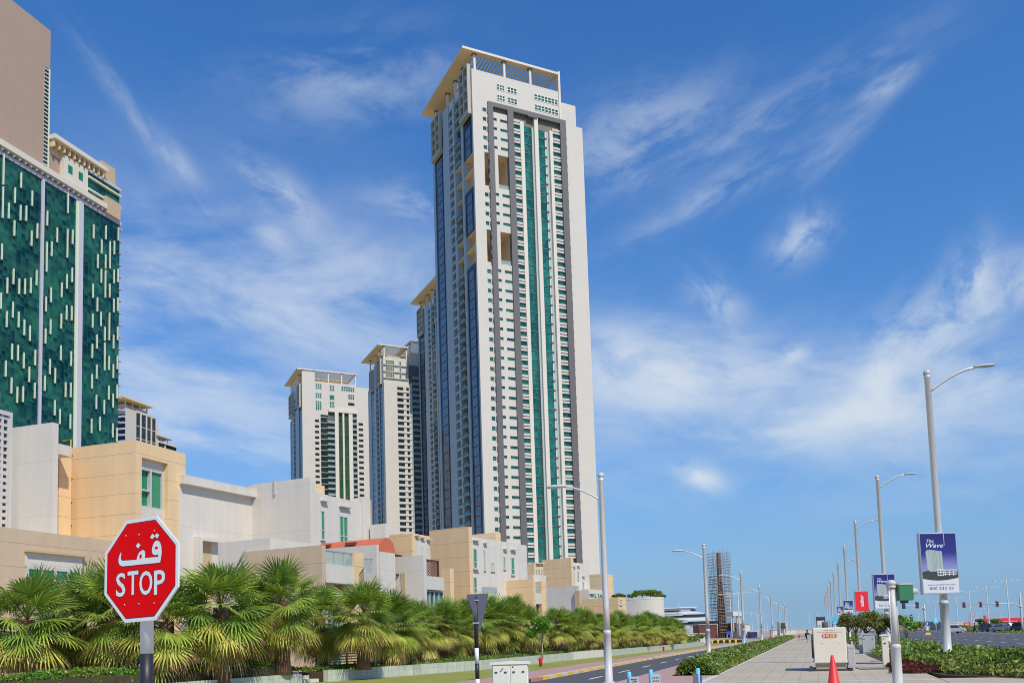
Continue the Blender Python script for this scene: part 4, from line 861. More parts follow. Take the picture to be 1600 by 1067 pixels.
# glass corner balcony between pier and terrace wall
gb = vc.loc(at(569, 872, 52.6)); gc = vc.loc(at(582, 873, 55)); zz0 = vc.loc(at(569, 893, 52.6))[2]
m_ = MB(); m_.quad((gb[0], gb[1], zz0), (gc[0], gc[1], zz0 + .1), (gc[0], gc[1], gc[2]), (gb[0], gb[1], gb[2])); m_.quad((gb[0], gb[1] + .03, zz0), (gc[0], gc[1] + .03, zz0 + .1), (gc[0], gc[1] + .03, gc[2]), (gb[0], gb[1] + .03, gb[2])); m_.obj('corner_balustrade', 'rail_glass', vc.T)
m_ = MB(); m_.tube([(gb[0], gb[1], gb[2]), (gc[0], gc[1], gc[2])], .03, 6); m_.tube([(gb[0], gb[1], zz0), (gc[0], gc[1], gc[2])], .02, 6); m_.obj('corner_handrail', 'alu', vc.T)
# white stub and beige roof room with three narrow windows
c3 = vc.blk('white_stub', 'villa_white', 602, 817.5, 68, w=.5, xl=578, yl=818)
c4 = vc.blk('roof_room', 'beige', 643.5, 832.5, 70, xr=672, dp=8, yr=841)
vc.bx('window_panel', 'villa_white', (c4['a'] + .35, c4['a'] + c4['w'] - .25, c4['d'] - .05, c4['d'] + .1, 6, vc.face(c4, 'R', 648, 842)[1]))
for (x0_, x1_, y0_, y1_) in ((648.5, 650.5, 851, 868), (656.5, 659, 854, 870), (666, 668.5, 857, 873)): vc.win(c4, 'R', x0_, y0_, x1_, y1_, 1, 1, 'curtain_green', hood=True)

# --- fourth villa: tall beige slab with white street front
vd = Villa('villa', 'villa with tall beige slab end and white front of slim windows right of the trellis', 732, 822, 76, 31)
d1 = vd.blk('slab_end', 'beige', 732, 822, 76, w=.5, xl=671, yl=827.5)
d2 = vd.blk('street_front', 'villa_white', 734.5, 838, 76.5, xr=810, dp=9, yr=856)
d2b = vd.blk('parapet_pier', 'villa_white', 810, 850, 92.5, xr=822.5, dp=1, yr=848); vd.bx('parapet_room', 'beige', (d2['a'] + 9, d2['a'] + d2['w'] - .2, d2['d'] + 2.4, d2['d'] + 6, d2['z'] - .3, d2['z'] + 1.3))
for x0_, y0_, x1_, y1_ in ((739, 857, 744, 887), (755.5, 861, 757, 890), (786.5, 870, 788.5, 888), (798, 871, 802.5, 897), (739.5, 902, 744, 926)): vd.win(d2, 'R', x0_, y0_, x1_, y1_, 1, 1, 'curtain_green', split=.3)
vd.win(d2, 'R', 767, 879, 771.5, 891, 1, 1, 'road_cream', hood=False, part='meter_box')
d3 = vd.blk('front_pier', 'beige', 703, 887.5, 70, w=.5, xl=689, yl=888)
d4 = vd.blk('front_wing', 'beige', 833, 904, 80, w=.4, xl=751.5, yl=908.5)
A, D_ = d4['a'], d4['d']; z0, z1, zr, zg = [vd.face(d4, 'R', 835, y)[1] for y in (926, 943, 912, 946)]; uw = vd.face(d4, 'R', 846, 930)[0]; up = vd.face(d4, 'R', 853, 930)[0]
vd.bx('balcony_fascia', 'villa_white', (A + .4, A + uw, D_, D_ + .3, z1, z0)); vd.bx('balustrade', 'rail_glass', (A + .4, A + uw, D_ + .1, D_ + .14, z0, zr)); vd.bx('pier', 'beige', (A + uw, A + up, D_ - .05, D_ + 3, 0, zr + .3)); vd.bx('wall', 'villa_white', (A + .4, A + up, D_ + 3, D_ + 6, 0, zr + .6)); vd.bx('glass_front', 'teal', (A + .5, A + uw, D_ + .4, D_ + .5, 1, z1))
va_t = vd.blk('terrace_parapet', 'villa_white', 833, 897, 81.5, xr=853, dp=.5, yr=896, zb=6); 
vd.bx('balcony_rail', 'alu', (d2['a'] + .2, d2['a'] + 2.6, d2['d'] - 1.0, d2['d'] - .94, vd.face(d2, 'R', 739, 926)[1] - .1, vd.face(d2, 'R', 739, 917)[1]))

# --- fifth villa
ve = Villa('villa', 'farther villa with white wall lettered in teal beside the tall nearest promenade lamp', 892, 871, 108, 33)
ve.blk('slab_end', 'beige', 892, 871, 108, w=.6, xl=847, yl=874)
e2 = ve.blk('street_front', 'villa_white', 893.5, 878, 108.5, xr=920, dp=8, yr=880)
for x0_, y0_, x1_, y1_ in ((894.5, 894, 896.5, 914), (902, 893, 903.5, 905), (910, 909, 911.5, 917)): ve.win(e2, 'R', x0_, y0_, x1_, y1_, 1, 1, 'curtain_green')
e3 = ve.blk('roof_room', 'beige', 834.5, 879, 104, xr=848.5, xl=822, yr=881.5, yl=879)
for x in (838, 842, 846): ve.win(e3, 'R', x - .8, 889.5, x + .8, 899, 1, 1, 'curtain_green')
e4 = ve.blk('terrace_wall', 'villa_white', 903.5, 914.5, 98, xr=906, xl=854, yl=917.5)
ve.bx('pilaster', 'beige_plain', (e4['a'] - .06, e4['a'], e4['d'] + e4['dp'] * .42, e4['d'] + e4['dp'] * .56, 1, e4['z'] - 2.2)); ve.blk('pier', 'beige_plain', 905, 922, 97.6, xr=908, dp=.6)
e5 = ve.blk('roof_block', 'beige', 941, 896, 125, xr=957.5, xl=918, yl=896.5, yr=896.5)
e6 = ve.blk('lettered_wall', 'villa_white', 919.5, 920, 108, xr=944, dp=2, yr=925); z0, z1 = ve.face(e6, 'R', 921, 933)[1], ve.face(e6, 'R', 921, 927)[1]
m_ = MB(); m_.text('PIPG. TAL', e6['a'] + .2, e6['a'] + e6['w'] - .4, z0, z1, e6['d'] - .01, bold=.02, thick=.03); m_.obj('lettering', 'teal', ve.T)
e7 = ve.blk('front_wing', 'beige', 966, 932.5, 100, xr=978, xl=906, yl=936.5, yr=934.5)
ve.win(e7, 'R', 968, 936, 971, 944, 1, 1, 'rail_glass', hood=False)

# --- curved white building with roof garden
q = at(1016, 960, 120); vf = thing('curved_building', 'low curved white building with trees growing on its roof', 'building', (q.x, q.y, -.12), R(-28))
r_ = 27 * 120 / 1370; zt_ = at(1006, 936.5, 120).z + .12
m_ = MB(); pts = [(-8, -2.2)] + [(r_ * 1.5 * math.cos(t) - 1.6, r_ * .95 * math.sin(t)) for t in [R(-88 + 176 * i / 30) for i in range(31)]] + [(-8, 2.2)]
m_.slab(pts, 0, zt_); m_.obj('wall', 'villa_white', vf)
m_ = MB(); m_.slab([(a * 1.012, b * 1.012) for a, b in pts], zt_, zt_ + .25); m_.obj('coping', 'tower_trim', vf)

# ------------------------------------------------------------------ fan palms
def fan_leaf(mb, rr, P, az, el, pet, rad, mblade, mtip, droop):
    """one palmate leaf: stalk, then a pleated fan of split segments whose tips hang"""
    d = Vector((math.cos(az) * math.cos(el), math.sin(az) * math.cos(el), math.sin(el)))
    end = P + d * pet; end.z -= .10 * pet
    side = Vector((-math.sin(az), math.cos(az), 0)); ax = (end - P).normalized(); bend = -.12 - droop * .55 + rr.uniform(-.12, .12)
    ax = (ax + Vector((0, 0, bend)) * .8).normalized(); nrm = side.cross(ax).normalized()
    mid = (P + end) / 2 + Vector((0, 0, .04)); wv = side * .022
    mb.add([P - wv, P + wv, mid + wv, end + wv * .6, end - wv * .6, mid - wv], [(0, 1, 2, 5), (5, 2, 3, 4)], 3)
    n = 30; tw = rr.uniform(-.35, .35); c_, s_ = math.cos(tw), math.sin(tw)
    side2 = side * c_ + nrm * s_; nrm2 = nrm * c_ - side * s_
    span = R(118); roll_up = rr.uniform(.10, .35)
    for i in range(n):
        t = -1 + 2 * (i + .5) / n; a = t * span; L_ = rad * (.62 + .38 * math.cos(a * .72)) * rr.uniform(.88, 1.06)
        dv = ax * math.cos(a) + side2 * math.sin(a) + nrm2 * (roll_up * abs(math.sin(a)))
        dv.normalize(); wd = dv.cross(nrm2).normalized(); ple = nrm2 * (.016 if i % 2 else -.016)
        hw = math.sin(span / n) * L_ * .46
        b = end + dv * (L_ * .46) + ple; dp_ = Vector((0, 0, -1))
        m1 = end + dv * (L_ * .80) + ple + dp_ * (droop * .10 * L_); tip = end + dv * L_ * .98 + dp_ * (droop * .42 * L_) + Vector((rr.uniform(-.03, .03), rr.uniform(-.03, .03), 0))
        mb.add([end + wd * .01, b + wd * hw, b - wd * hw, m1 + wd * hw * .55, m1 - wd * hw * .55, tip],
               [(0, 1, 2), (1, 3, 4, 2)], mblade)
        o = len(mb.v) - 6; mb.f.append([o + 3, o + 5, o + 4]); mb.m.append(mtip); mb.sm.append(False)
def make_palm(seed, total, trunk_h, reach, label):
    rr = random.Random(seed); T = thing('fan_palm', label, 'palm tree', group='fan palms in front of the villas')
    m_ = MB(); pts = []; rad = []
    for i in range(9):
        t = i / 8; pts.append((.05 * math.sin(t * 2 + seed), .05 * math.cos(t * 1.7 + seed) - .05, trunk_h * t)); rad.append(.33 - .06 * t + (.10 if i == 0 else 0) + .015 * (i % 2))
    m_.tube(pts, rad, 14); m_.obj('trunk', 'palm_trunk', T)
    C = Vector((pts[-1][0], pts[-1][1], trunk_h)); cr = MB(); cr.loose = True
    top = total - trunk_h; n = 64
    for i in range(n):
        f = i / (n - 1); el = R(88 - 122 * f ** .88) + rr.uniform(-.24, .24); az = i * 2.39996 + rr.uniform(-.25, .25)
        sc = (1.0 if f > .1 else .85) * rr.uniform(.88, 1.08)
        pet = reach * (.56 - .30 * rr.random() ** 1.6) * sc; rad_ = reach * (.47 + .09 * rr.random()) * sc
        if f < .10: mb_, mt_ = 1, 1
        elif f < .62: mb_, mt_ = (0 if rr.random() < .62 else 1), (0 if rr.random() < .8 else 2)
        elif f < .88: mb_, mt_ = (0 if rr.random() < .6 else 2), (2 if rr.random() < .72 else 4)
        else: mb_, mt_ = 2, (4 if rr.random() < .7 else 2)
        fan_leaf(cr, rr, C + Vector((0, 0, .15 - .75 * f)), az, el, pet, rad_, mb_, mt_, .05 + .42 * f + rr.uniform(0, .15))
    cr.obj('crown', ['palm_green', 'palm_deep', 'palm_yellow', 'palm_stem', 'palm_dry'], T)
    sk = MB(); sk.loose = True
    for i in range(10):
        az = i * 2.39996 + rr.random() * .4; el = R(-38 - 26 * rr.random())
        fan_leaf(sk, rr, C + Vector((0, 0, -.35)), az, el, reach * .42, reach * (.40 + .1 * rr.random()), 2 if rr.random() < .35 else 4, 4, .9)
    sk.obj('dry_fronds', ['palm_green', 'palm_deep', 'palm_yellow', 'palm_stem', 'palm_dry'], T)
    return T
PAL = [make_palm(3, 5.6, 2.75, 2.45, ''), make_palm(8, 5.6, 2.9, 2.3, ''), make_palm(15, 5.6, 2.6, 2.6, ''), make_palm(21, 5.6, 3.1, 2.25, '')]
index_kids()
PL = [(-62, 880, 32), (38, 880, 31.5), (120, 872, 35), (182, 874, 33.5), (262, 884, 33.5), (341, 858, 34.5), (398, 892, 40), (443, 870, 37.5), (500, 902, 43), (567, 893, 40.5), (612, 915, 44), (650, 928, 47), (690, 925, 50), (728, 930, 53), (762, 918, 56), (797, 926, 59), (872, 942, 64), (905, 944, 68), (938, 951, 72), (966, 950, 76), (990, 955, 80), (1012, 952, 84), (1033, 956, 88), (1050, 961, 92), (1062, 966, 97)]
PL = sorted(PL + [(632, 936, 46), (708, 932, 52), (746, 925, 55), (781, 923, 58), (822, 936, 61), (888, 946, 66), (922, 951, 70), (952, 953, 74), (978, 956, 78), (1001, 954, 82), (1022, 956, 86), (1042, 961, 90)])
vis = [p for p in PL if p[0] > -100]; fresh = [True] * 4
for i, (px, py, Y) in enumerate(vis):
    b = at(px, 985, Y); zt_ = at(px, py, Y).z; k = i % 4; z0 = .45 if Y > 36 else .1
    sc = max(.5, (zt_ - z0) / 5.0); loc = (b.x, b.y, z0); rz = (i * 1.7) % 6.28
    if i == 0: lab = 'fan palm at the very left edge of the photo, mostly cut off'
    elif i == 3: lab = 'bushy fan palm directly behind the stop sign, only its sides showing'
    elif i == 9: lab = 'slim lone fan palm with bare brown trunk in front of the green glass front'
    elif i == len(vis) - 1: lab = 'farthest small fan palm at the right end of the row'
    elif i < 3: lab = ['', 'large bushy fan palm with thick brown trunk, first whole one from the left edge', 'dark fan palm behind and just left of the stop sign'][i]
    elif i < 9: lab = 'bushy fan palm with drooping yellow fronds, %s to the right of the stop sign' % ORD[i - 4]
    else: lab = '%s fan palm to the right of the slim lone palm in the roadside row' % ORD[i - 10].capitalize().lower()
    if fresh[k]:
        r = PAL[k]; fresh[k] = False; r.location = loc; r.rotation_euler = (0, 0, rz); r.scale = (sc,) * 3; r['label'] = lab
    else: dup(PAL[k], loc, rz, lab, scale=sc)

# ------------------------------------------------------------------ leafy things
def leaves(mb, rr, pts, size, m=0):
    for p in pts:
        a = Vector((rr.gauss(0, 1), rr.gauss(0, 1), rr.gauss(0, 1))).normalized(); b = a.orthogonal().normalized(); c = a.cross(b); t = rr.random() * 6.28
        u_ = (b * math.cos(t) + c * math.sin(t)) * size * rr.uniform(.7, 1.3); v_ = (-b * math.sin(t) + c * math.cos(t)) * size * rr.uniform(.35, .6)
        mm = m if isinstance(m, int) else rr.choice(m)
        mb.add([p - u_, p + v_, p + u_, p - v_], [(0, 1, 2, 3)], mm)
def tree(name, label, loc, h, cr, trunk_h, leaf, bark, n=1600, seed=1, blobs=9, size=.09, flat=.7, group=None, kind='tree', trunk_r=.07):
    rr = random.Random(seed); T = thing(name, label, kind, loc, rr.random() * 6.28, group); m_ = MB(); cz = trunk_h + (h - trunk_h) * .5
    m_.tube([(0, 0, 0), (.03, .02, trunk_h * .5), (0, .04, trunk_h), (.02, 0, cz)], [trunk_r * 1.3, trunk_r, trunk_r * .8, trunk_r * .4], 8)
    B = []
    for i in range(blobs):
        a = i * 2.4 + rr.random(); q = cr * (.25 + .55 * rr.random()); c = Vector((q * math.cos(a), q * math.sin(a), cz + (h - trunk_h) * rr.uniform(-.28, .30) * (1 - q / cr * .4))); B.append((c, cr * rr.uniform(.32, .5)))
        m_.tube([(0, .03, trunk_h * .9), tuple((Vector((0, 0, trunk_h)) + c) / 2 + Vector((0, 0, .05))), tuple(c)], [trunk_r * .55, trunk_r * .35, trunk_r * .12], 5)
    m_.obj('trunk', bark, T); cw = MB(); cw.loose = True
    for i in range(n):
        c, r_ = rr.choice(B); d = Vector((rr.gauss(0, 1), rr.gauss(0, 1), rr.gauss(0, 1))).normalized() * r_ * rr.random() ** .45; d.z *= flat
        leaves(cw, rr, [c + d], size)
    cw.obj('crown', leaf, T); return T
def bush_strip(name, mts, left, right, h, n, size, seed, near=0.0, z0=0.0, wob=.5):
    """planted strip: leaf-sized faces through a low uneven volume; denser towards the start of the strip"""
    rr = random.Random(seed); m_ = MB(); m_.loose = True; k = len(left) - 1
    for i in range(n):
        t = rr.random() ** (1 + near) * k; j = min(int(t), k - 1); f = t - j
        a = Vector(left[j]).lerp(Vector(left[j + 1]), f); b = Vector(right[j]).lerp(Vector(right[j + 1]), f); c = rr.random(); p = a.lerp(b, c)
        hh = h * (1 - wob + wob * (math.sin(p.x * 2.1 + seed) * math.cos(p.y * 1.7) * .5 + .5) + .15 * math.sin(p.x * 7 + p.y * 6)) * (1 - .6 * abs(2 * c - 1) ** 3)
        p.z = z0 + hh * rr.random() ** .45
        mi = 0
        if len(mts) > 1: mi = 1 if math.sin(p.x * 3.3) * math.sin(p.y * 2.9 + 1) > .3 and rr.random() < .6 else 0
        if len(mts) > 2 and rr.random() < .012: mi = 2
        leaves(m_, rr, [p], size * rr.uniform(.8, 1.4), mi)
    return m_.obj(name, mts)
L2 = lambda pts: [Vector((p[0], p[1], 0)) for p in pts]
tag(bush_strip('shrubs', ['hedge', 'hedge2', 'white_flower'], L2([st(35.2, -5.3), st(60, -6.3), st(100, -6.5), st(176, -6.5)]), L2([st(35.2, -3.72), st(60, -3.72), st(100, -3.72), st(176, -3.72)]), .66, 26000, .085, 4, near=.75, z0=.02), 'long low green shrub strip between side road and promenade', 'shrubs', kind='stuff')
tag(bush_strip('shrubs', ['hedge', 'hedge2'], L2([st(33, 5.2), st(41, 3.6), st(54, 3.1), st(100, 3.5), st(180, 3.7)]), L2([st(31.5, 8.4), st(41, 8.4), st(54, 8.4), st(100, 8.4), st(180, 8.4)]), .72, 26000, .085, 5, near=.75, z0=.02), 'low green shrubs beside the main road under the billboard lamp post', 'shrubs', kind='stuff')
tag(bush_strip('shrubs', ['hedge2', 'hedge'], L2([st(27.6, 8.5), st(29.7, 6.3), st(32.9, 4.3), st(36, 3.6)]), L2([st(28.4, 8.6), st(31.5, 8.5), st(35, 7), st(38, 6)]), .5, 8000, .08, 9, z0=.0), 'green shrubs spilling towards the right edge of the photo beside the road', 'shrubs', kind='stuff')
for i, (px, py, w_) in enumerate(((1434, 1050, 1.0), (1409, 1042, .55))):
    p = gnd(px, py); rr = random.Random(i + 31); T = thing('red_shrub', ['wide mound of dark red ground shrub in front of the green shrubs', 'small dark red shrub patch behind the foot of the ball-topped post'][i], 'shrub', (p.x, p.y, 0), 0)
    m_ = MB(); m_.loose = True
    for k in range(2600): a = rr.random() * 6.28; q = rr.random() ** .5; leaves(m_, rr, [Vector((q * w_ * math.cos(a), q * .8 * math.sin(a), .36 * rr.random() ** .6 * (1 - q * q * .6)))], .045)
    m_.obj('foliage', 'red_leaf', T); m_ = MB(); m_.lathe([(w_ * .7, 0), (w_ * .6, .06), (.02, .1)], 14); m_.obj('mulch', 'soil', T)
# planter wall, tiled, in the two runs the photo shows, with a gap for the steps
def planter(name, label, s0, s1, mt, zt_, inner=2.4):
    n = 12; o_ = [st(s0 + (s1 - s0) * i / n, wall_t(s0 + (s1 - s0) * i / n)) for i in range(n + 1)]; i_ = [st(s0 + (s1 - s0) * i / n, wall_t(s0 + (s1 - s0) * i / n) - .25) for i in range(n + 1)]
    T = thing(name, label, 'planter wall'); m_ = MB(); m_.slab([p[:2] for p in o_] + [p[:2] for p in reversed(i_)], -.1, zt_); m_.obj('wall', mt, T)
    m_ = MB(); b = [st(s0 + (s1 - s0) * i / n, wall_t(s0 + (s1 - s0) * i / n) - inner) for i in range(n + 1)]; m_.slab([p[:2] for p in i_] + [p[:2] for p in reversed(b)], -.1, zt_ - .08); m_.obj('soil', 'soil', T)
planter('planter', 'grey tiled planter wall under the tall clipped hedge at left', 12, 33.0, 'tile', .45)
planter('planter', 'long tiled planter wall along the grass verge below the row of palms', 34.6, 61.0, 'tile', .52)
planter('planter', 'short white planter wall behind the red bin', 61.2, 68.0, 'villa_white', .55)
planter('planter', 'farther tiled planter wall beside the second red bin', 68.2, 112, 'tile', .5)
hl = [st(s, wall_t(s) - .3) for s in (12, 20, 27, 32.6)]; hr = [st(s, wall_t(s) - 1.5) for s in (12, 20, 27, 32.6)]
rr = random.Random(2); m_ = MB(); m_.loose = True
for i in range(20000):
    t = rr.random() * 3; j = min(int(t), 2); a = Vector(hl[j]).lerp(Vector(hl[j + 1]), t - j); b = Vector(hr[j]).lerp(Vector(hr[j + 1]), t - j); c = rr.random(); z = rr.random() ** .6
    if .18 < c < .85 and z < .85: c = rr.choice((rr.uniform(0, .12), rr.uniform(.9, 1)))
    p = a.lerp(b, c); p.z = .4 + (.66 + .06 * math.sin(p.x * 2) + .05 * math.sin(p.y * 3.1)) * z; leaves(m_, rr, [p], .062, 2 if rr.random() < .006 else (1 if math.sin(p.x * 4) > .5 else 0))
hg = thing('hedge', 'clipped bright green hedge on the planter wall left and right of the stop sign post', 'hedge'); m_.obj('foliage', ['hedge', 'bright_leaf', 'white_flower'], hg)
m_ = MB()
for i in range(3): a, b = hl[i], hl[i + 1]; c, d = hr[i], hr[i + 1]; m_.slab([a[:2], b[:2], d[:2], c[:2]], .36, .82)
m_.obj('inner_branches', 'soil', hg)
tag(bush_strip('ground_cover', ['hedge', 'bright_leaf'], L2([st(s, wall_t(s) - .3) for s in (34.8, 45, 60, 80, 110)]), L2([st(s, wall_t(s) - 3.0) for s in (34.8, 45, 60, 80, 110)]), .32, 16000, .06, 12, z0=.44), 'low green ground cover growing on the planter under the palms', 'ground cover', kind='stuff')
tag(bush_strip('undergrowth', ['hedge', 'palm_deep'], L2([st(s, wall_t(s) - 2.4) for s in (50, 60, 80, 110)]), L2([st(s, wall_t(s) - 4.6) for s in (50, 60, 80, 110)]), 1.5, 9000, .11, 14, z0=.2), 'dark leafy undergrowth between the palm trunks', 'undergrowth', kind='stuff')
struct('courtyard', MB().slab([p[:2] for p in (st(5, wall_t(10) - 2.4), st(33, wall_t(33) - 2.4), st(60, wall_t(60) - 2.4), st(110, wall_t(110) - 2.4), st(112, -40), st(5, -75))], -.15, .06), 'paver')
p = at(846, 985, 57); tree('leafy_tree', 'small bright green leafy tree with thin pale trunk among the palms behind the red bin', (p.x, p.y, .3), 3.0, .95, 1.0, 'bright_leaf', 'bark_pale', 2600, 5, 10, .085, .85, trunk_r=.045)
# white slat fence behind the palms
def slat_fence(label, pts, h, z0=0.06):
    T = thing('slat_fence', label, 'fence'); m_ = MB(); nsl = 11
    for (a, b) in zip(pts, pts[1:]):
        a, b = Vector(a), Vector(b); d = (b - a).normalized(); n_ = Vector((-d.y, d.x, 0)) * .02
        for k in range(nsl):
            z = z0 + .08 + (h - .12) * k / (nsl - 1); q = [a + n_, b + n_, b - n_, a - n_]; m_.slab([v[:2] for v in q], z, z + h / nsl * .45)
    m_.obj('slats', 'frame_white', T)
    for (a, b) in zip(pts, pts[1:]):
        a, b = Vector(a), Vector(b); L_ = (b - a).length
        for k in range(int(L_ / 1.8) + 1): q = a.lerp(b, min(1, k * 1.8 / L_)); f = MB(); f.box(-.05, .05, -.05, .05, 0, h + .05); f.obj('post', 'frame_white', T, (q.x, q.y, z0))
slat_fence('white horizontal slat fence behind the left palms', [at(-60, 985, 38), at(200, 985, 39.5), at(395, 985, 41.5)], 1.5)
slat_fence('white horizontal slat fence beside the slim lone palm', [at(497, 985, 42.5), at(600, 985, 46), at(660, 985, 51)], 1.45, .4)
m_ = MB(); a = st(33.3, wall_t(33.3)); 
T = thing('garden_steps', 'white steps in the gap between the two tiled planters', 'steps')
for k in range(3): q = [st(33.1, wall_t(33) - .4 - k * .5), st(34.5, wall_t(34.5) - .4 - k * .5), st(34.5, wall_t(34.5) - 3), st(33.1, wall_t(33) - 3)]; f = MB(); f.slab([v[:2] for v in q], .0, .16 * (k + 1)); f.obj('step', 'villa_white', T)
# garden chairs, dark, between the left palms
def chair(label, loc, rz):
    T = thing('garden_chair', label, 'chair', loc, rz, 'garden chairs behind the hedge'); m_ = MB(); m_.box(-.25, .25, -.25, .25, .42, .46); m_.obj('seat', 'cabinet_dark', T)
    m_ = MB(); [m_.box(-.25, .25, .22 + .02 * k, .25 + .02 * k, .5 + .09 * k, .56 + .09 * k) for k in range(5)]; m_.obj('backrest', 'cabinet_dark', T)
    for x in (-.22, .22):
        for y in (-.22, .24): f = MB(); f.tube([(x, y, 0), (x, y, .44 if y < 0 else .95)], .018, 6); f.obj('leg', 'cabinet_dark', T)
for i, (px, Y) in enumerate(((288, 37.6), (306, 37.3))): q = at(px, 985, Y); chair(['dark garden chair farther from the big palm trunk', 'dark garden chair closest to the big palm trunk right of the stop sign'][i], (q.x, q.y, .06), i * 2.1)

# roof garden trees
zt_ = at(1006, 936.5, 120).z
for i, (px, py, Y, h, r_, n) in enumerate(((1016, 921, 123, 1.9, 1.7, 2000), (1028, 927, 121, 1.8, 1.2, 1400), (1003, 920, 122, 1.7, 1.25, 1200), (987, 925, 124, 1.8, .9, 900), (968, 924, 112, 1.4, 1.0, 900))):
    q = at(px, py, Y); z0 = zt_ if i < 4 else 5.6
    tree('roof_tree', ['widest flat-topped tree on the roof of the curved white building', 'tree at the right rim of the curved white roof', 'middle roof tree with thin crown on the curved building', 'small upright tree with airy crown at the left of the roof', 'low round tree next to the beige villa roof'][i], (q.x, q.y, min(z0, q.z - h * .8)), q.z - min(z0, q.z - h * .8), r_, max(.3, (q.z - min(z0, q.z - h * .8)) * .45), 'olive_leaf' if i in (1, 4) else 'hedge', 'bark', n, 40 + i, 8, .13, .45, 'trees on the roof garden')

# ------------------------------------------------------------------ stop sign
q_hd, q_roll, q_tilt = 116.36, 1.48, -1.7
c = Vector((-2.681, 6.301, 2.275)); h_ = R(q_hd); wv = Vector((math.sin(h_), math.cos(h_), 0)); up = Vector((0, 0, 1)); nn = wv.cross(up)
u2 = up * math.cos(R(q_tilt)) + nn * math.sin(R(q_tilt)); w3 = wv * math.cos(R(q_roll)) + u2 * math.sin(R(q_roll)); u3 = -wv * math.sin(R(q_roll)) + u2 * math.cos(R(q_roll)); n3 = u3.cross(w3)
rotm = Matrix((w3, n3, u3)).transposed()                  # local x right, z up, -y out of the face
S = .75
ss_ = thing('stop_sign', 'red octagonal stop sign with white Arabic and English lettering on a banded post', 'stop sign', (c.x, c.y, 0))
def sobj(mb, name, mt, parent): o = mb.obj(name, mt, parent); o.matrix_local = (Matrix.Translation((0, 0, c.z)) @ rotm.to_4x4()) if parent is ss_ else Matrix.Identity(4); return o
def octo(k, r=.2071): return [(a * S * k, b * S * k) for a, b in ((r, .5), (.5, r), (.5, -r), (r, -.5), (-r, -.5), (-.5, -r), (-.5, r), (-r, .5))]
pl = sobj(MB().prism(octo(1.0), .0, .012), 'sign_plate', 'sign_white', ss_)
sobj(MB().prism(octo(.928), -.0012, .001), 'outline', 'sign_edge', pl); sobj(MB().prism(octo(.912), -.0022, .001), 'red_field', 'sign_red', pl)
body = [(-.268, .191), (-.292, .156), (-.302, .121), (-.298, .089), (-.28, .064), (-.244, .051), (-.129, .048), (-.019, .047), (.134, .043), (.266, .041), (.277, .08), (.287, .131), (.281, .194), (.263, .238), (.23, .258), (.197, .252), (.172, .225), (.157, .185), (.158, .148), (.177, .125), (.206, .117), (.239, .12), (.245, .106), (.233, .098), (.148, .102), (.06, .104), (.067, .135), (.062, .17), (.037, .185), (.008, .179), (-.021, .161), (-.04, .129), (-.05, .098), (-.16, .102), (-.248, .107), (-.267, .12), (-.27, .144), (-.263, .175)]
dots = [[(.163, .33), (.196, .301), (.16, .276), (.129, .297)], [(.217, .328), (.254, .307), (.226, .275), (.192, .302)], [(-.03, .261), (.002, .235), (-.029, .206), (-.064, .233)]]
def grow(poly, e):
    n = len(poly); area = sum(poly[i][0] * poly[(i + 1) % n][1] - poly[(i + 1) % n][0] * poly[i][1] for i in range(n)); sg = 1 if area > 0 else -1; out = []
    for i in range(n):
        a, b, c_ = Vector(poly[i - 1]), Vector(poly[i]), Vector(poly[(i + 1) % n]); d = ((b - a).normalized() + (c_ - b).normalized()).normalized(); out.append((b.x + d.y * e * sg, b.y - d.x * e * sg))
    return out
ar = MB(); ed = MB()
for pg in [body] + dots: ar.prism([(a * S, b * S) for a, b in pg], -.0042, .0); ed.prism([(a * S, b * S) for a, b in grow(pg, .008)], -.0032, .0)
for (cx_, cy_, ra, rb) in ((.217, .187, .023, .013), (.006, .125, .016, .022)): ed.prism([(S * (cx_ + ra * math.cos(t * .5236)), S * (cy_ + rb * math.sin(t * .5236))) for t in range(12)], -.0052, .0, 1)
lt = MB(); le = MB()
for ch, x0, x1, z0 in (('S', -.330, -.200, -.245), ('T', -.170, -.025, -.240), ('O', -.008, .166, -.254), ('P', .190, .334, -.262)):
    z1 = z0 + .232; lt.text(ch, x0 * S, x1 * S, z0 * S, z1 * S, -.0022, bold=.014, thick=.0022); le.text(ch, (x0 - .008) * S, (x1 + .008) * S, (z0 - .008) * S, (z1 + .008) * S, -.0022, bold=.036, thick=.001)
sobj(ar, 'arabic_lettering', 'sign_white', pl); sobj(ed, 'arabic_outline', ['sign_edge', 'sign_red'], pl); sobj(lt, 'stop_lettering', 'sign_white', pl); sobj(le, 'stop_outline', 'sign_edge', pl)
rv = MB()
for a, b in ((-.203, .347), (-.02, .339), (.186, .355), (-.207, -.327), (-.012, -.332), (.194, -.34)): rv.ball((a * S, -.004, b * S), .0052, 0, 8)
sobj(rv, 'rivets', 'rivet', pl)
px_, py_ = .03, .075                                       # the post stands behind the plate
cp = at(229.5, 985, 6.36) - Vector((c.x, c.y, 0)); pr = .046
for z0, z1, mt in ((-.0, .30, 'white_paint'), (.30, .75, 'black_paint'), (.75, 1.22, 'white_paint'), (1.22, 1.67, 'black_paint'), (1.67, 2.60, 'white_paint')):
    m_ = MB(); m_.tube([(cp.x, cp.y, z0), (cp.x, cp.y, z1)], pr, 24); m_.obj('post_band', mt, ss_)
m_ = MB()
for z in (2.06, 2.5): m_.box(cp.x - .055, cp.x + .06, cp.y + .005, cp.y + .055, z, z + .03)
m_.obj('clamps', 'alu', ss_)

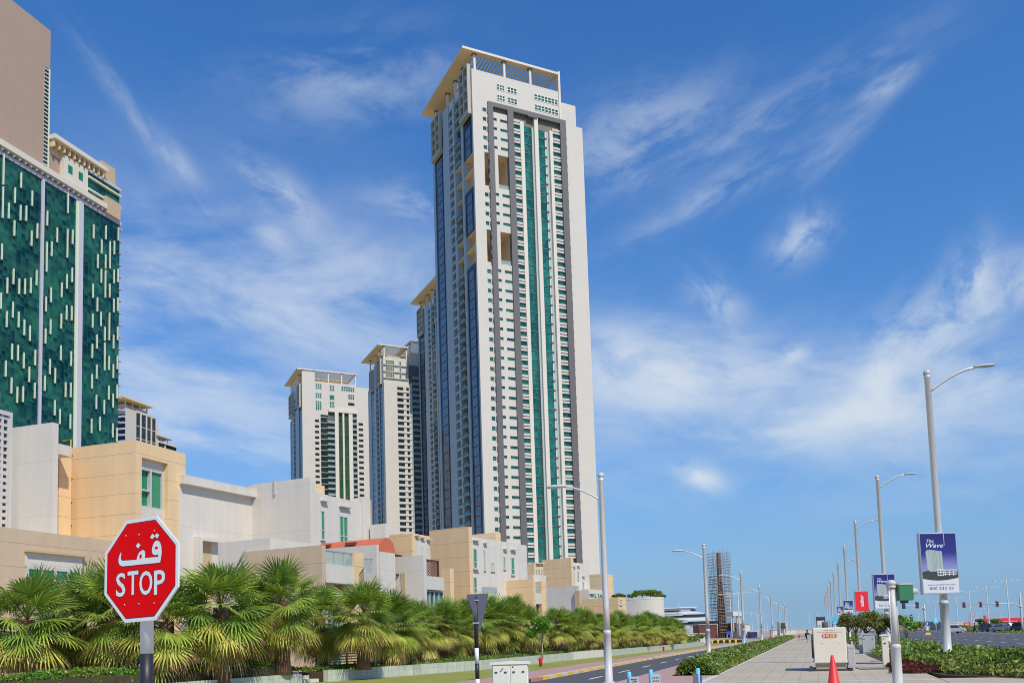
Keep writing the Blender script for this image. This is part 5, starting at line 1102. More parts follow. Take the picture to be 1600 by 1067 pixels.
# ------------------------------------------------------------------ give way sign seen from behind
q = at(744, 985, 18.6); gs = thing('road_sign', 'back of a dark triangular road sign on a black and white banded post', 'road sign', (q.x, q.y, 0))
zt_ = at(742, 931, 18.6).z; bands = [(0, .28, 1), (.28, .75, 0), (.75, 1.0, 1), (1.0, 1.29, 0), (1.29, 1.66, 1), (1.66, zt_, 0)]
z_a = at(742, 1012, 18.6).z; z_b = at(742, 1036, 18.6).z; z_c = at(742, 1060, 18.6).z
for z0, z1, k in ((0, z_c - .25, 0), (z_c - .25, z_c, 1), (z_c, z_b, 0), (z_b, z_a, 1), (z_a, zt_, 0)):
    if z1 > z0: m_ = MB(); m_.tube([(0, 0, z0), (0, 0, z1)], .045, 16); m_.obj('post_band', 'white_paint' if k else 'black_paint', gs)
m_ = MB(); m_.prism([(-.45, .0), (-.43, .03), (.43, .03), (.45, .0), (.02, -.78), (-.02, -.78)], 0, .01); o = m_.obj('sign_plate', 'sign_back', gs, (.055, .07, zt_ + .02)); o.rotation_euler = (0, R(-3), R(62))
m_ = MB()
for z in (zt_ - .1, zt_ - .58): m_.box(-.07, .07, -.055, .055, z, z + .025); 
m_.obj('clamps', 'alu', gs)

# ------------------------------------------------------------------ street lamps
def lamp_model(H, arm, r0, r1, label, sleeve, drop, rise):
    T = thing('street_lamp', label, 'street lamp'); m_ = MB()
    m_.lathe([(r0 * 1.9, 0), (r0 * 1.9, .03), (r0 * 1.16, .05), (r0 * 1.16, sleeve - .05), (r0 * 1.26, sleeve - .04), (r0 * 1.26, sleeve + .05), (r0 * 1.04, sleeve + .12)], 20); m_.obj('base_sleeve', 'pole_grey', T)
    m_ = MB(); m_.lathe([(r0, sleeve + .1), (r0 * .97, sleeve + 1), (r1, H - .35), (r1 * 1.15, H - .33), (r1 * 1.15, H - .25), (r1 * .8, H - .23)], 20); m_.obj('pole', 'metal', T)
    m_ = MB(); m_.ball((0, 0, H - .13), r1 * 1.28, 0, 16); m_.obj('ball_cap', 'pole_grey', T)
    k = H / 7.6; m_ = MB(); pts = []; 
    for i in range(9): t = i / 8; pts.append((arm * t, 0, H - drop + rise * math.sin(t * 1.45)))
    m_.tube(pts, [.05 * k * .8] + [.034 * k] * 8, 8); m_.obj('arm', 'metal', T)
    z = pts[-1][2]; m_ = MB(); w_ = .15 * (k ** .5)
    ln = .62 * k ** .6; prof = [(-.08, .05, .04), (.05, .10, .07), (ln * .5, w_, .095), (ln * .85, w_ * .85, .075), (ln, .04, .02)]; vs = []; n = 10
    for x, hw, hh in prof:
        for j in range(n): a = 2 * math.pi * j / n; vs.append((arm + x, hw * math.cos(a), z + .02 + hh * math.sin(a) * (1.0 if math.sin(a) > 0 else .55)))
    fs = [(i * n + j, i * n + (j + 1) % n, (i + 1) * n + (j + 1) % n, (i + 1) * n + j) for i in range(len(prof) - 1) for j in range(n)] + [tuple(range(n)), tuple(range(4 * n, 5 * n))]
    m_.add(vs, fs, 0, True); m_.obj('lamp_head', 'pole_grey', T)
    return T
la = lamp_model(7.6, 1.25, .105, .085, '', 1.75, 1.05, .62); lb = lamp_model(12.9, 1.95, .155, .125, '', 2.6, 1.0, .95); index_kids()
az = math.atan2(-RT[1], -RT[0]); GL = 'promenade street lamps with arms over the side road'; GR = 'tall street lamps along the main road'
n_ = 0
for i, (px, Y) in enumerate(((948.5, 31.5), (1106, 58.5), (1162, 86), (1190, 114), (1207, 143), (1219, 172), (1228, 200), (1235, 230))):
    q = at(px, 985, Y); lab = ('nearest promenade lamp post, tall in front of the villas with its arm pointing left' if i == 0 else '%s lamp post counted from the nearest along the shrub strip' % ORD[i])
    if i == 0: la.location = (q.x, q.y, 0); la.rotation_euler = (0, 0, az); la['label'] = lab; la['group'] = GL; la.scale = (1.12, 1.12, 1.0)
    else: o = dup(la, (q.x, q.y, 0), az, lab, group=GL); o.scale = (1.15, 1.15, 1.0)
az2 = math.atan2(RT[1], RT[0]) + .12
RL = [(1478, 38.0), (1387, 64.8), (1347, 92.0), (1327, 119.5), (1315.5, 147), (1307.5, 175), (1302, 203), (1297.5, 231), (1294, 262), (1291.5, 292)]
for i, (px, Y) in enumerate(RL):
    q = at(px, 985, Y); lab = ('tallest nearest street lamp at right, carrying the large apartment billboard' if i == 0 else ['', 'second tall lamp post with a billboard partly behind the ball-topped post', 'third tall lamp post carrying the red banner'][i] if i < 3 else '%s tall lamp post counted from the nearest along the main road' % ORD[i])
    if i == 0: lb.location = (q.x, q.y, 0); lb.rotation_euler = (0, 0, az2); lb['label'] = lab; lb['group'] = GR
    else: dup(lb, (q.x, q.y, 0), az2, lab, group=GR)
# double-armed lamps far off beyond the main road
td = thing('street_lamp', '', 'street lamp'); m_ = MB(); m_.lathe([(.2, 0), (.16, 1), (.11, 12.2), (.06, 12.4)], 10); m_.obj('pole', 'metal', td)
for s_ in (1, -1):
    m_ = MB(); m_.tube([(0, 0, 11.6), (s_ * .9, 0, 12.0), (s_ * 1.9, 0, 12.15)], .05, 6); m_.obj('arm', 'metal', td); m_ = MB(); m_.bevbox(min(s_ * 1.8, s_ * 2.8), max(s_ * 1.8, s_ * 2.8), -.18, .18, 12.05, 12.25, .06); m_.obj('lamp_head', 'pole_grey', td)
index_kids(); FL = [(1572, 905, 186), (1541, 916, 220), (1514, 922, 265), (1494, 932, 300), (1460, 938, 330), (1434, 949, 390), (1532, 950, 420), (1527, 957, 480), (1562, 951, 440), (1420, 952, 430), (1566, 962, 520), (1152.5, 924, 205), (1140, 926, 240), (1174, 955, 300), (1183, 958, 340), (1193, 960, 380), (1198, 964, 430), (1229, 955, 330), (1264, 958, 360)]
for i, (px, py, Y) in enumerate(FL):
    q = at(px, py, Y); k = (q.z + .1) / 12.4; lab = ['farthest right double-armed lamp beyond the main road behind the red traffic lights', 'second double-armed lamp from the right edge beyond the main road'][i] if i < 2 else ('distant double-armed lamp number %s from the right beyond the main road' % ORD[i] if i < 11 else 'distant slim lamp post %s from the scaffolded tower' % ORD[i - 11])
    o = td if i == 0 else dup(td); o.location = (q.x, q.y, -.1); o.rotation_euler = (0, 0, az2); o.scale = (k * 1.1, k * 1.1, k); o['label'] = lab; o['group'] = 'far double-armed street lamps'

# ------------------------------------------------------------------ billboards on the lamp posts
def poster_sky():
    m = bpy.data.materials.new('printed blue sky'); m.use_nodes = True; t = m.node_tree; p = t.nodes['Principled BSDF']; p.inputs['Roughness'].default_value = .3
    sp = N('ShaderNodeSeparateXYZ', t); L(N('ShaderNodeTexCoord', t).outputs['Generated'], sp.inputs[0], t); r = N('ShaderNodeValToRGB', t); L(sp.outputs[2], r.inputs[0], t)
    e = r.color_ramp.elements; e[0].position = 0; e[0].color = (.28, .48, .72, 1); e[1].position = 1; e[1].color = (.022, .024, .15, 1)
    a = e.new(.28); a.color = (.25, .25, .52, 1); a = e.new(.55); a.color = (.035, .038, .25, 1); L(r.outputs[0], p.inputs['Base Color'], t); return m
M['poster_sky'] = poster_sky()
M['poster_tower'] = mat('printed pale tower', (.42, .50, .47), .35, joints=(.16, 0, 0, .03, .4)); M['poster_dark'] = mat('printed dark ground', (0.066, 0.066, 0.055), .35, noise=.4, nscale=6); M['poster_white'] = mat('printed white', (.76, .76, .78), .3)
def billboard(label, px0, py0, px1, py1, Y, kind, rz, W=None):
    a = at((px0 + px1) / 2, (py0 + py1) / 2, Y); wd = W or abs(px1 - px0) * Y / F / math.cos(rz) ; ht = abs(py1 - py0) * Y / F * .995
    T = thing('billboard', label, 'billboard', (a.x, a.y, a.z - ht / 2), rz, 'lightbox billboards on lamp posts'); d = .2; t = .05
    m_ = MB(); m_.bevbox(-wd / 2, wd / 2, 0, d, 0, ht, .03); m_.obj('case', 'alu', T)
    x0, x1, z0, z1 = -wd / 2 + t, wd / 2 - t, t, ht - t; w_, h = x1 - x0, z1 - z0; X = lambda u: x0 + u * w_; Z = lambda v: z0 + v * h
    if kind == 'red':
        po = MB().box(x0, x1, -.006, .01, z0, z1).obj('poster', 'red', T); m_ = MB(); m_.text('aabar', -h * .29, h * .29, -.13 * w_, .16 * w_, 0, bold=.035, thick=.006)
        m_.v = [((x0 + x1) / 2 + .0 * w_ - v[2], -.006 + v[1], Z(.52) + v[0]) for v in m_.v]; m_.obj('lettering', 'poster_white', po)
        m_ = MB(); m_.box(X(.66), X(.70), -.008, 0, Z(.36), Z(.68)); m_.obj('small_print', 'wood_dark', po); return T
    po = MB().box(x0, x1, -.006, .01, z0, z1).obj('poster', 'poster_white', T)
    MB().box(x0, x1, -.009, .0, Z(.26), z1).obj('sky_print', 'poster_sky', po)
    m_ = MB(); cur = [(X(u), Z(.26 - .045 * math.sin(math.pi * (u + .12) / 1.12) + (0 if u < .5 else .0) - .01 * u)) for u in [i / 12 for i in range(13)]]; m_.prism([(x0, Z(.36)), (X(.2), Z(.385)), (X(.5), Z(.39)), (X(.9), Z(.37)), (x1, Z(.35))] + cur[::-1], -.011, .0); m_.obj('ground_print', 'poster_dark', po)
    m_ = MB(); m_.prism([(X(.13), Z(.70)), (X(.2), Z(.735)), (X(.58), Z(.70)), (X(.60), Z(.37)), (X(.22), Z(.36)), (X(.16), Z(.40))], -.013, .0); m_.obj('tower_print', 'poster_tower', po)
    m_ = MB(); [m_.box(X(u), X(u + .018), -.0145, 0, Z(.39), Z(.69 - .05 * abs(u - .2))) for u in (.21, .36, .37, .48)]; m_.prism([(X(.12), Z(.70)), (X(.2), Z(.735)), (X(.215), Z(.36)), (X(.15), Z(.40))], -.0142, 0); m_.obj('tower_lines', 'shade_wall', po)
    m_ = MB()
    for i in range(3): m_.box(X(.42), X(.58), -.0150, 0, Z(.29 + .05 * i), Z(.305 + .05 * i)); m_.box(X(.6), X(.97), -.0146, 0, Z(.305 + .035 * i), Z(.32 + .035 * i))
    for u in (.42, .5, .57, .62, .74, .86): m_.box(X(u), X(u + .022), -.0155, 0, Z(.285), Z(.40 - .01 * (u > .6)))
    m_.obj('podium_print', 'poster_white', po)
    m_ = MB(); m_.text('The', X(.17), X(.37), Z(.855), Z(.905), -.009, bold=.008, shear=.35, thick=.005); m_.text('Wave', X(.15), X(.64), Z(.765), Z(.84), -.009, bold=.012, shear=.35, thick=.005); m_.box(X(.66), X(.672), -.012, 0, Z(.80), z1); m_.obj('title', 'poster_white', po)
    if wd > 1.3: m_ = MB(); m_.text('800 233 33', X(.17), X(.84), Z(.055), Z(.10), -.006, bold=.0, thick=.004); m_.text('www.thewavesomewhere.com'.replace('thewavesomewhere', 'wavetower'), X(.12), X(.90), Z(.128), Z(.148), -.006, thick=.004); m_.obj('phone_number', 'cabinet_dark', po)
    return T
billboard('large lightbox billboard of a pale apartment block on the tallest nearest lamp post', 1433.5, 831, 1502.5, 928, 37.8, 'wave', R(6), 1.72)
billboard('lightbox billboard half hidden by the ball-topped post and green signal', 1364.5, 896, 1400.5, 951, 64.6, 'wave', R(6))
billboard('plain red billboard with white vertical lettering above the trees', 1335.5, 922.5, 1358, 955, 91.8, 'red', R(6))
billboard('small blue billboard just left of the red one above the trees', 1318, 937.5, 1333.5, 957, 119.3, 'wave', R(6))
billboard('smallest blue billboard farthest along the lamp post row', 1308, 946.5, 1318, 961, 146.8, 'wave', R(6))

# ------------------------------------------------------------------ promenade furniture
q = gnd(1300, 1047.5); th = ROADZ - math.pi / 2
G_ = thing('power_unit', 'cream steel site power unit with a red and yellow logo standing on the promenade', 'power unit', (q.x - .02, q.y, 0), th * .95)
m_ = MB(); m_.box(-.78, .78, -.08, 2.3, 0, .07); m_.box(-.8, -.68, -.16, 2.4, .0, .11); m_.box(.68, .8, -.16, 2.4, .0, .11); m_.obj('skid', 'cabinet_dark', G_)
MB().box(-.56, .56, .08, 2.0, .07, .33).obj('plinth', 'beige_plain', G_)
bo = MB().bevbox(-.62, .62, 0, 2.1, .33, 1.71, .03).obj('body', 'unit', G_)
MB().box(-.64, .64, -.02, 2.12, .315, .36).obj('lower_rim', 'frame_white', bo)
m_ = MB()
for i in range(14): m_.box(-.68, -.62, .2, 1.7, .5 + i * .07, .54 + i * .07)
m_.obj('louvre_panel', 'cabinet_dark', bo)
lo = MB().prism([(-.29, 1.385), (-.23, 1.30), (.23, 1.30), (.29, 1.385), (.23, 1.47), (-.23, 1.47)], -.006, .0).obj('logo_plate', 'red', bo)
MB().box(.02, .17, -.0075, 0, 1.31, 1.46).obj('logo_patch', 'yellow', lo)
m_ = MB(); [m_.text(ch, a, b, 1.33, 1.44, -.0075, bold=.045, thick=.002) for ch, a, b in (('B', -.23, -.16), ('Y', -.155, -.075), ('R', -.07, .01), ('E', .16, .225))]; m_.obj('logo_lettering', 'poster_white', lo)
MB().text('N', .055, .135, 1.33, 1.44, -.0085, bold=.045, thick=.002).obj('logo_lettering', 'gold_pipe', lo)
m_ = MB(); m_.text('TALK HIRE 1', -.20, .21, 1.585, 1.615, 0, thick=.003); m_.text('POWER AND TEMPORARY SITE SERVICES', -.46, .46, 1.515, 1.535, 0, thick=.003); m_.box(-.34, -.24, -.003, 0, 1.075, 1.09); m_.box(.3, .40, -.003, 0, 1.085, 1.095); m_.obj('small_print', 'line', bo)
sb = MB().bevbox(.64, .92, .15, .9, .22, 1.0, .03).obj('switch_box', 'white_plastic', G_); m_ = MB(); m_.box(.645, .9, .14, .16, .86, .90); m_.ball((.70, .145, .74), .02, 0, 8); m_.box(.66, .9, .143, .16, .5, .512); m_.box(.82, .89, .6, .7, 1.0, 1.14); m_.obj('box_fittings', 'alu', sb); MB().box(.62, .9, .12, .85, .10, .22).obj('box_foot', 'white_plastic', sb)
m_ = MB(); m_.tube([(-.1, 1.3, 1.69), (-.1, 1.3, 1.95)], .12, 16); m_.obj('exhaust_cap', 'line', bo)
cab = MB(); cab.tube([(.85, .3, .12), (1.1, .5, .03), (1.5, .7, .02), (2.0, .55, .02), (2.6, .7, .02)], .022, 8); cab.obj('cable', 'black_paint', G_)
# traffic cone, tall, nearer the camera
q = at(1298, 985, 21); k = thing('traffic_cone', 'tall plain red traffic cone in front of the cream power unit', 'traffic cone', (q.x, q.y, 0))
zt_ = at(1298, 1023, 21).z; m_ = MB(); m_.lathe([(.21, .03), (.19, .05), (.036, zt_ - .012), (.028, zt_), (.001, zt_)], 28); m_.obj('cone', 'cone', k); MB().bevbox(-.25, .25, -.25, .25, 0, .045, .015).obj('base', 'cone', k)
# ball-topped post with a green signal box
q = at(1397.5, 985, 20); T = thing('signal_post', 'grey ball-topped post carrying a dark green pedestrian signal, right of the red cone', 'signal post', (q.x, q.y, 0))
z1 = at(1390, 915, 20).z; zc = at(1394, 1010, 20).z; tilt = 0
m_ = MB(); m_.lathe([(.20, 0), (.18, .02), (.108, .04), (.108, zc - .04), (.117, zc - .03), (.117, zc + .03), (.085, zc + .06)], 28); m_.obj('base_sleeve', 'pole_grey', T)
m_ = MB(); m_.lathe([(.076, zc + .05), (.070, z1)], 28); m_.obj('pole', 'pole_grey', T)
m_ = MB()
for a in (R(200), R(340), R(90)): m_.tube([(.088 * math.cos(a), .088 * math.sin(a), zc + .05), (.082 * math.cos(a), .082 * math.sin(a), z1 - .02)], .012, 8)
m_.obj('conduits', 'metal', T)
m_ = MB(); m_.ball((0, 0, z1 + .06), .108, 0, 24, .74); m_.lathe([(.10, z1 - .05), (.10, z1)], 24); m_.obj('ball_cap', 'pole_grey', T)
zg0, zg1 = at(1405, 938, 20).z, at(1405, 913, 20).z
sg = MB().bevbox(.10, .44, -.14, .14, zg0, zg1, .02).obj('signal_case', 'signal_green', T); MB().box(.11, .42, -.15, .15, zg1 - .01, zg1 + .02).obj('case_lid', 'road_cream', sg)
m_ = MB(); n = 12; vs = [(.44 + .13 * kk, .085 * (1 - .25 * kk) * math.cos(6.283 * j / n), (zg0 + zg1) / 2 + .02 + .085 * (1 - .25 * kk) * math.sin(6.283 * j / n)) for kk in (0, 1) for j in range(n)]; m_.add(vs, [(j, (j + 1) % n, n + (j + 1) % n, n + j) for j in range(n)], 0, True); m_.obj('visor', 'road_cream', sg); MB().box(.2, .34, -.06, .06, zg0 - .06, zg0).obj('terminal_box', 'cabinet_dark', sg)
# bench, planter bin, two people on it
q = gnd(1258, 1003.5); B_ = thing('bench', 'white bench far down the promenade with a person in black sitting on it', 'bench', (q.x, q.y, 0), th)
MB().box(-1.0, 1.0, -.22, .22, .40, .46).obj('seat', 'concrete', B_)
for x in (-.8, .55): MB().box(x, x + .25, -.2, .2, 0, .40).obj('leg', 'concrete', B_)
q2 = gnd(1266.5, 1003.6); MB_ = thing('litter_bin', 'white square litter bin beside the promenade bench', 'litter bin', (q2.x, q2.y, 0), th); MB().bevbox(-.36, .36, -.36, .36, 0, .95, .04).obj('body', 'white_plastic', MB_); MB().box(-.37, .37, -.37, .37, .9, .97).obj('rim', 'alu', MB_)
def person(label, loc, rz, joints, scale=1.0):
    """one continuous skinned body; joints = {name: (x, y, z, r)}, edges listed by name"""
    T = thing('person', label, 'person', loc, rz); names = list(joints); me = bpy.data.meshes.new('body')
    E_ = [('pelvis', 'chest'), ('chest', 'neck'), ('neck', 'head0'), ('head0', 'head1')] + [(a + s, b + s) for s in 'lr' for a, b in (('hip', 'knee'), ('knee', 'ankle'), ('ankle', 'toe'), ('shoulder', 'elbow'), ('elbow', 'wrist'), ('wrist', 'hand'))] + [('pelvis', 'hip' + s) for s in 'lr'] + [('chest', 'shoulder' + s) for s in 'lr']
    me.from_pydata([joints[n_][:3] for n_ in names], [(names.index(a), names.index(b)) for a, b in E_], []); o = bpy.data.objects.new('body', me); COL.objects.link(o)
    md = o.modifiers.new('skin', 'SKIN'); 
    for v, n_ in zip(me.skin_vertices[0].data, names): v.radius = (joints[n_][3],) * 2; v.use_root = n_ == 'pelvis'
    o.modifiers.new('sub', 'SUBSURF').levels = 1; dg = bpy.context.evaluated_depsgraph_get(); m2 = bpy.data.meshes.new_from_object(o.evaluated_get(dg)); bpy.data.objects.remove(o)
    b = bpy.data.objects.new('body', m2); COL.objects.link(b); b.parent = T; m2.materials.clear(); m2.materials.append(M['cloth_dark']); m2.materials.append(M['skin'])
    hz = joints['neck'][2] + .03
    for p in m2.polygons: p.use_smooth = True; p.material_index = 1 if p.center.z > hz else 0
    h = joints['head1']; m_ = MB(); m_.ball((h[0], h[1] + .02, h[2] + .03), .105, 0, 12); m_.obj('hair', 'cloth_dark', T)
    T.scale = (scale,) * 3; return T
walk = dict(pelvis=(0, 0, .95, .13), chest=(0, -.02, 1.3, .15), neck=(0, -.03, 1.48, .06), head0=(0, -.04, 1.58, .08), head1=(0, -.05, 1.68, .09), hipl=(-.09, 0, .9, .1), kneel=(-.1, -.2, .52, .07), anklel=(-.1, -.3, .09, .05), toel=(-.1, -.42, .04, .04), hipr=(.09, 0, .9, .1), kneer=(.1, .08, .5, .07), ankler=(.1, .33, .14, .05), toer=(.1, .25, .04, .04), shoulderl=(-.18, -.02, 1.4, .07), elbowl=(-.24, .12, 1.14, .05), wristl=(-.24, .08, .92, .035), handl=(-.24, .03, .84, .035), shoulderr=(.18, -.02, 1.4, .07), elbowr=(.24, -.10, 1.14, .05), wristr=(.23, -.25, .97, .035), handr=(.23, -.31, .92, .035))
sit = dict(pelvis=(0, .0, .55, .15), chest=(0, .04, .92, .16), neck=(0, .0, 1.1, .07), head0=(0, -.03, 1.2, .085), head1=(0, -.05, 1.3, .095), hipl=(-.1, 0, .52, .11), kneel=(-.12, -.42, .50, .08), anklel=(-.12, -.44, .09, .05), toel=(-.12, -.57, .04, .04), hipr=(.1, 0, .52, .11), kneer=(.12, -.42, .50, .08), ankler=(.12, -.44, .09, .05), toer=(.12, -.57, .04, .04), shoulderl=(-.19, .03, 1.02, .08), elbowl=(-.25, -.05, .76, .055), wristl=(-.15, -.25, .64, .04), handl=(-.1, -.33, .63, .035), shoulderr=(.19, .03, 1.02, .08), elbowr=(.25, -.05, .76, .055), wristr=(.15, -.25, .64, .04), handr=(.1, -.33, .63, .035))
sp_ = st(112, -1.0); q = gnd(1262.5, 1003.5); person('person dressed in black sitting on the white promenade bench', (q.x, q.y + .1, 0), th + .3, sit, 1.08)
q = at(1523, 985, 150); person('person in dark clothes walking across the far side of the main road', (q.x, q.y, -.02), R(70), walk)
# blue posts with notice plates, a row at the ramp
for i, (px, py, Y, txt, rz) in enumerate(((983, 1048.5, 20, 'TEE', .12), (1017, 1045, 21.5, 'lines', .05), (1090.5, 1043, 20.5, 'side', -1.15))):
    z1 = at(px, py, Y).z; q = at(px, 1055, Y); T = thing('notice_post', ['light blue post with a grey plate lettered TEE', 'light blue post with a white framed plate of small print', 'light blue post seen edge-on, its plate turned aside, beside the shrubs'][i], 'notice post', (q.x, q.y, 0), rz, 'blue notice posts')
    m_ = MB(); m_.lathe([(.05, 0), (.05, z1 - .03), (.04, z1 - .008), (.001, z1)], 18); m_.obj('post', 'sky_blue', T); hz = z1 - (.13 if i else .115)
    x0 = -.02 if i != 2 else -.10; MB().box(x0, x0 + .22, -.075, -.06, hz - .42, hz).obj('plate', 'white_plastic' if i else 'alu', T); m_ = MB()
    if txt == 'TEE': m_.text('TEE', x0 + .035, x0 + .18, hz - .17, hz - .05, -.076, bold=.01, thick=.003)
    elif txt == 'lines':
        for r_ in range(4):
            for c_ in range(4): m_.box(x0 + .04 + c_ * .042, x0 + .068 + c_ * .042, -.078, -.07, hz - .09 - r_ * .075, hz - .062 - r_ * .075)
        MB().box(x0 - .012, x0 + .232, -.074, -.058, hz - .43, hz + .012).obj('frame', 'sky_blue', T)
    else: MB().box(-.05, .05, .04, .07, .1, hz - .05).obj('back_strip', 'blue', T)
    if m_.v: m_.obj('lettering', 'cabinet_dark', T)
q = at(1166.5, 1006, 78); T = thing('notice_post', 'small far light blue post at the edge of the shrubs', 'notice post', (q.x, q.y, 0), 0, 'blue notice posts'); MB().lathe([(.07, 0), (.07, .95), (.05, 1.0), (.001, 1.02)], 12).obj('post', 'sky_blue', T)
# electrical cabinets
def cabinet(label, px, Y, w, d, z1, rz, two=True, mt='cabinet'):
    q = at(px, 1040, Y); T = thing('electrical_cabinet', label, 'electrical cabinet', (q.x, q.y, 0), rz); MB().box(-w / 2 + .02, w / 2 - .02, -d / 2, d / 2, 0, z1).obj('body', mt, T)
    m_ = MB(); m_.prism([(-w / 2 - .05, z1), (w / 2 + .05, z1), (w / 2 + .05, z1 + .05), (0, z1 + .085), (-w / 2 - .05, z1 + .05)], -d / 2 - .05, d / 2 + .05); m_.obj('roof', mt, T)
    doors = ((-w / 2 + .03, -.01), (.012, w / 2 - .03)) if two else ((-w / 2 + .03, w / 2 - .03),)
    for i, (a, b) in enumerate(doors):
        o = MB().bevbox(a, b, -d / 2 - .025, -d / 2 + .01, .08, z1 - .04, .008).obj('door', mt, T); m_ = MB()
        m_.box(a + .06, a + .13, -d / 2 - .045, -d / 2 - .02, z1 * .76, z1 * .76 + .035); m_.box(b - .15, b - .08, -d / 2 - .045, -d / 2 - .02, z1 * .76, z1 * .76 + .035); 
        if i == 0 and two: m_.tube([((a + b) / 2 - .02, -d / 2 - .03, z1 * .80), ((a + b) / 2 + .06, -d / 2 - .03, z1 * .90)], .012, 6)
        else: m_.box(a + .05, a + .09, -d / 2 - .032, -d / 2 - .02, z1 * .9, z1 * .9 + .04)
        m_.obj('handle', 'cabinet_dark', o)
    return T
zc = at(797, 1033.5, 25).z; cabinet('grey double-door electrical cabinet near the banded sign post', 797.5, 25, 1.03, .42, zc - .06, R(-4))
za = at(1355, 991, 56).z; cabinet('white electrical cabinet among the shrubs at right of the power unit, larger one', 1360, 56, .76, .5, za, th - .1, False, 'frame_white'); cabinet('narrow white cabinet just left of the larger white one in the shrubs', 1348.5, 57, .36, .4, at(1350, 990, 57).z, th - .1, False, 'frame_white')
cabinet('tall slim cream cabinet standing behind the ball-topped post', 1385, 36.6, .29, .3, at(1384, 993, 36.6).z, th, False, 'unit')
# red bins, no parking signs
for i, (px, py0, py1) in enumerate(((845, 1027, 1040.5), (1037, 1009.5, 1016.5))):
    q = gnd(px, py1); k = (py1 - py0) * q.y / F / .8; T = thing('litter_bin', ['red tapered litter bin on the grass in front of the short white wall', 'small distant red litter bin by the planter wall'][i], 'litter bin', (q.x, q.y, 0)); o = MB().lathe([(.17, .03), (.24, .62), (.24, .70), (.20, .80), (.19, .78)], 18).obj('body', 'red', T); MB().tube([(0, 0, 0), (0, 0, .1)], .08, 10).obj('foot', 'cabinet_dark', T); MB().box(-.15, .15, -.245, -.2, .64, .72).obj('slot', 'cabinet_dark', o); T.scale = (k * .8, k * .8, k)
for i, (px, py0, py1, Y) in enumerate(((822.5, 980, 1031, 60.5), (1020, 984, 1018.5, 84))):
    q = at(px, py1, Y); zt_ = at(px, py0, Y).z; T = thing('parking_sign', ['red pole with round blue no-stopping disc beside the bright green tree', 'red pole with a blue sign farther along the planter wall'][i], 'parking sign', (q.x, q.y, -.05), R(-25)); MB().tube([(0, 0, 0), (0, 0, zt_)], .055, 10).obj('pole', 'red', T)
    r_ = .30; cz = zt_ - .32; d_ = MB(); pts = [(r_ * math.cos(6.283 * j / 24), cz + r_ * math.sin(6.283 * j / 24)) for j in range(24)]; o = d_.prism(pts, -.09, -.07).obj('disc', 'red', T); MB().prism([(x * .8, cz + (z - cz) * .8) for x, z in pts], -.1, -.08).obj('blue_field', 'blue', o); m_ = MB()
    for s_ in (1, -1): m_.prism([(-.19, cz - .14 * s_), (-.14, cz - .19 * s_), (.19, cz + .14 * s_), (.14, cz + .19 * s_)][::s_], -.105, -.085)
    m_.obj('red_cross', 'red', o); MB().box(-.25, .25, -.09, -.07, cz - .72, cz - .40).obj('plate', 'red', T); m_ = MB(); [m_.box(-.18, .18, -.1, -.085, cz - .68 + .11 * j, cz - .64 + .11 * j) for j in range(3)]; m_.obj('plate_lettering', 'poster_white', T)
# verge trees along the main road and a staked sapling
for i, (px, Y, h, r_) in enumerate(((1395, 62, 2.6, 1.15), (1372, 68, 3.1, 1.5), (1352, 78, 3.4, 1.7), (1337, 92, 3.6, 1.7), (1326, 108, 3.6, 1.6))):
    q = at(px, 985, Y); tree('street_tree', ['verge tree nearest the ball-topped post', 'second olive verge tree below the red banner', 'third and widest olive verge tree beside the power unit', 'fourth verge tree in the row under the small blue billboard', 'farthest small verge tree beside the light blue sign'][i], (q.x, q.y, 0), h, r_, 1.15, 'olive_leaf', 'bark', 2000, 60 + i, 9, .12, .6, 'olive street trees on the verge')
q = at(1415, 985, 42); tree('sapling', 'thin young tree tied to a bright green stake beside the main road', (q.x, q.y, 0), 2.3, .8, 1.2, 'bright_leaf', 'bark_pale', 150, 77, 7, .10, .9, trunk_r=.025); T = thing('tree_stake', 'bright green stake leaning beside the young tree', 'stake', (q.x + .1, q.y, 0)); MB().tube([(0.08, 0, 0), (-.1, .05, 1.5)], .04, 8).obj('stake', 'signal_green', T).data.materials[0] = mat('bright green paint', (.03, .40, .12), .5)
# notice board far down the promenade, light blue flags
q = at(1282.5, 985, 130); T = thing('notice_board', 'black and white notice board on legs far down the promenade above the power unit', 'notice board', (q.x, q.y, 0), th); MB().box(-.55, .55, -.05, .05, at(1282, 975.5, 130).z, at(1282, 970, 130).z + .1).obj('panel', 'poster_white', T); MB().box(-.55, .55, -.06, .06, at(1282, 970, 130).z + .1, at(1282, 963.5, 130).z).obj('header', 'cabinet_dark', T)
for x in (-.5, .62): MB().box(x - .06, x + .06, -.06, .06, 0, at(1282, 963, 130).z).obj('post', 'cabinet_dark', T)
for i, (px, py, Y) in enumerate(((1290, 972, 160), (1305, 967, 150))):
    q = at(px, py, Y); T = thing('banner_sign', ['small light blue sign on a post right of the black and white notice board', 'tilted light blue panel beside the verge trees'][i], 'sign', (q.x, q.y, 0), th); MB().tube([(0, 0, 0), (0, 0, q.z - .5)], .05, 8).obj('post', 'metal', T); o = MB().box(-.55, .55, -.04, .04, -.55, .55).obj('panel', 'sky_blue', T, (0, 0, q.z)); o.rotation_euler = (0, R(-20 * i), 0)

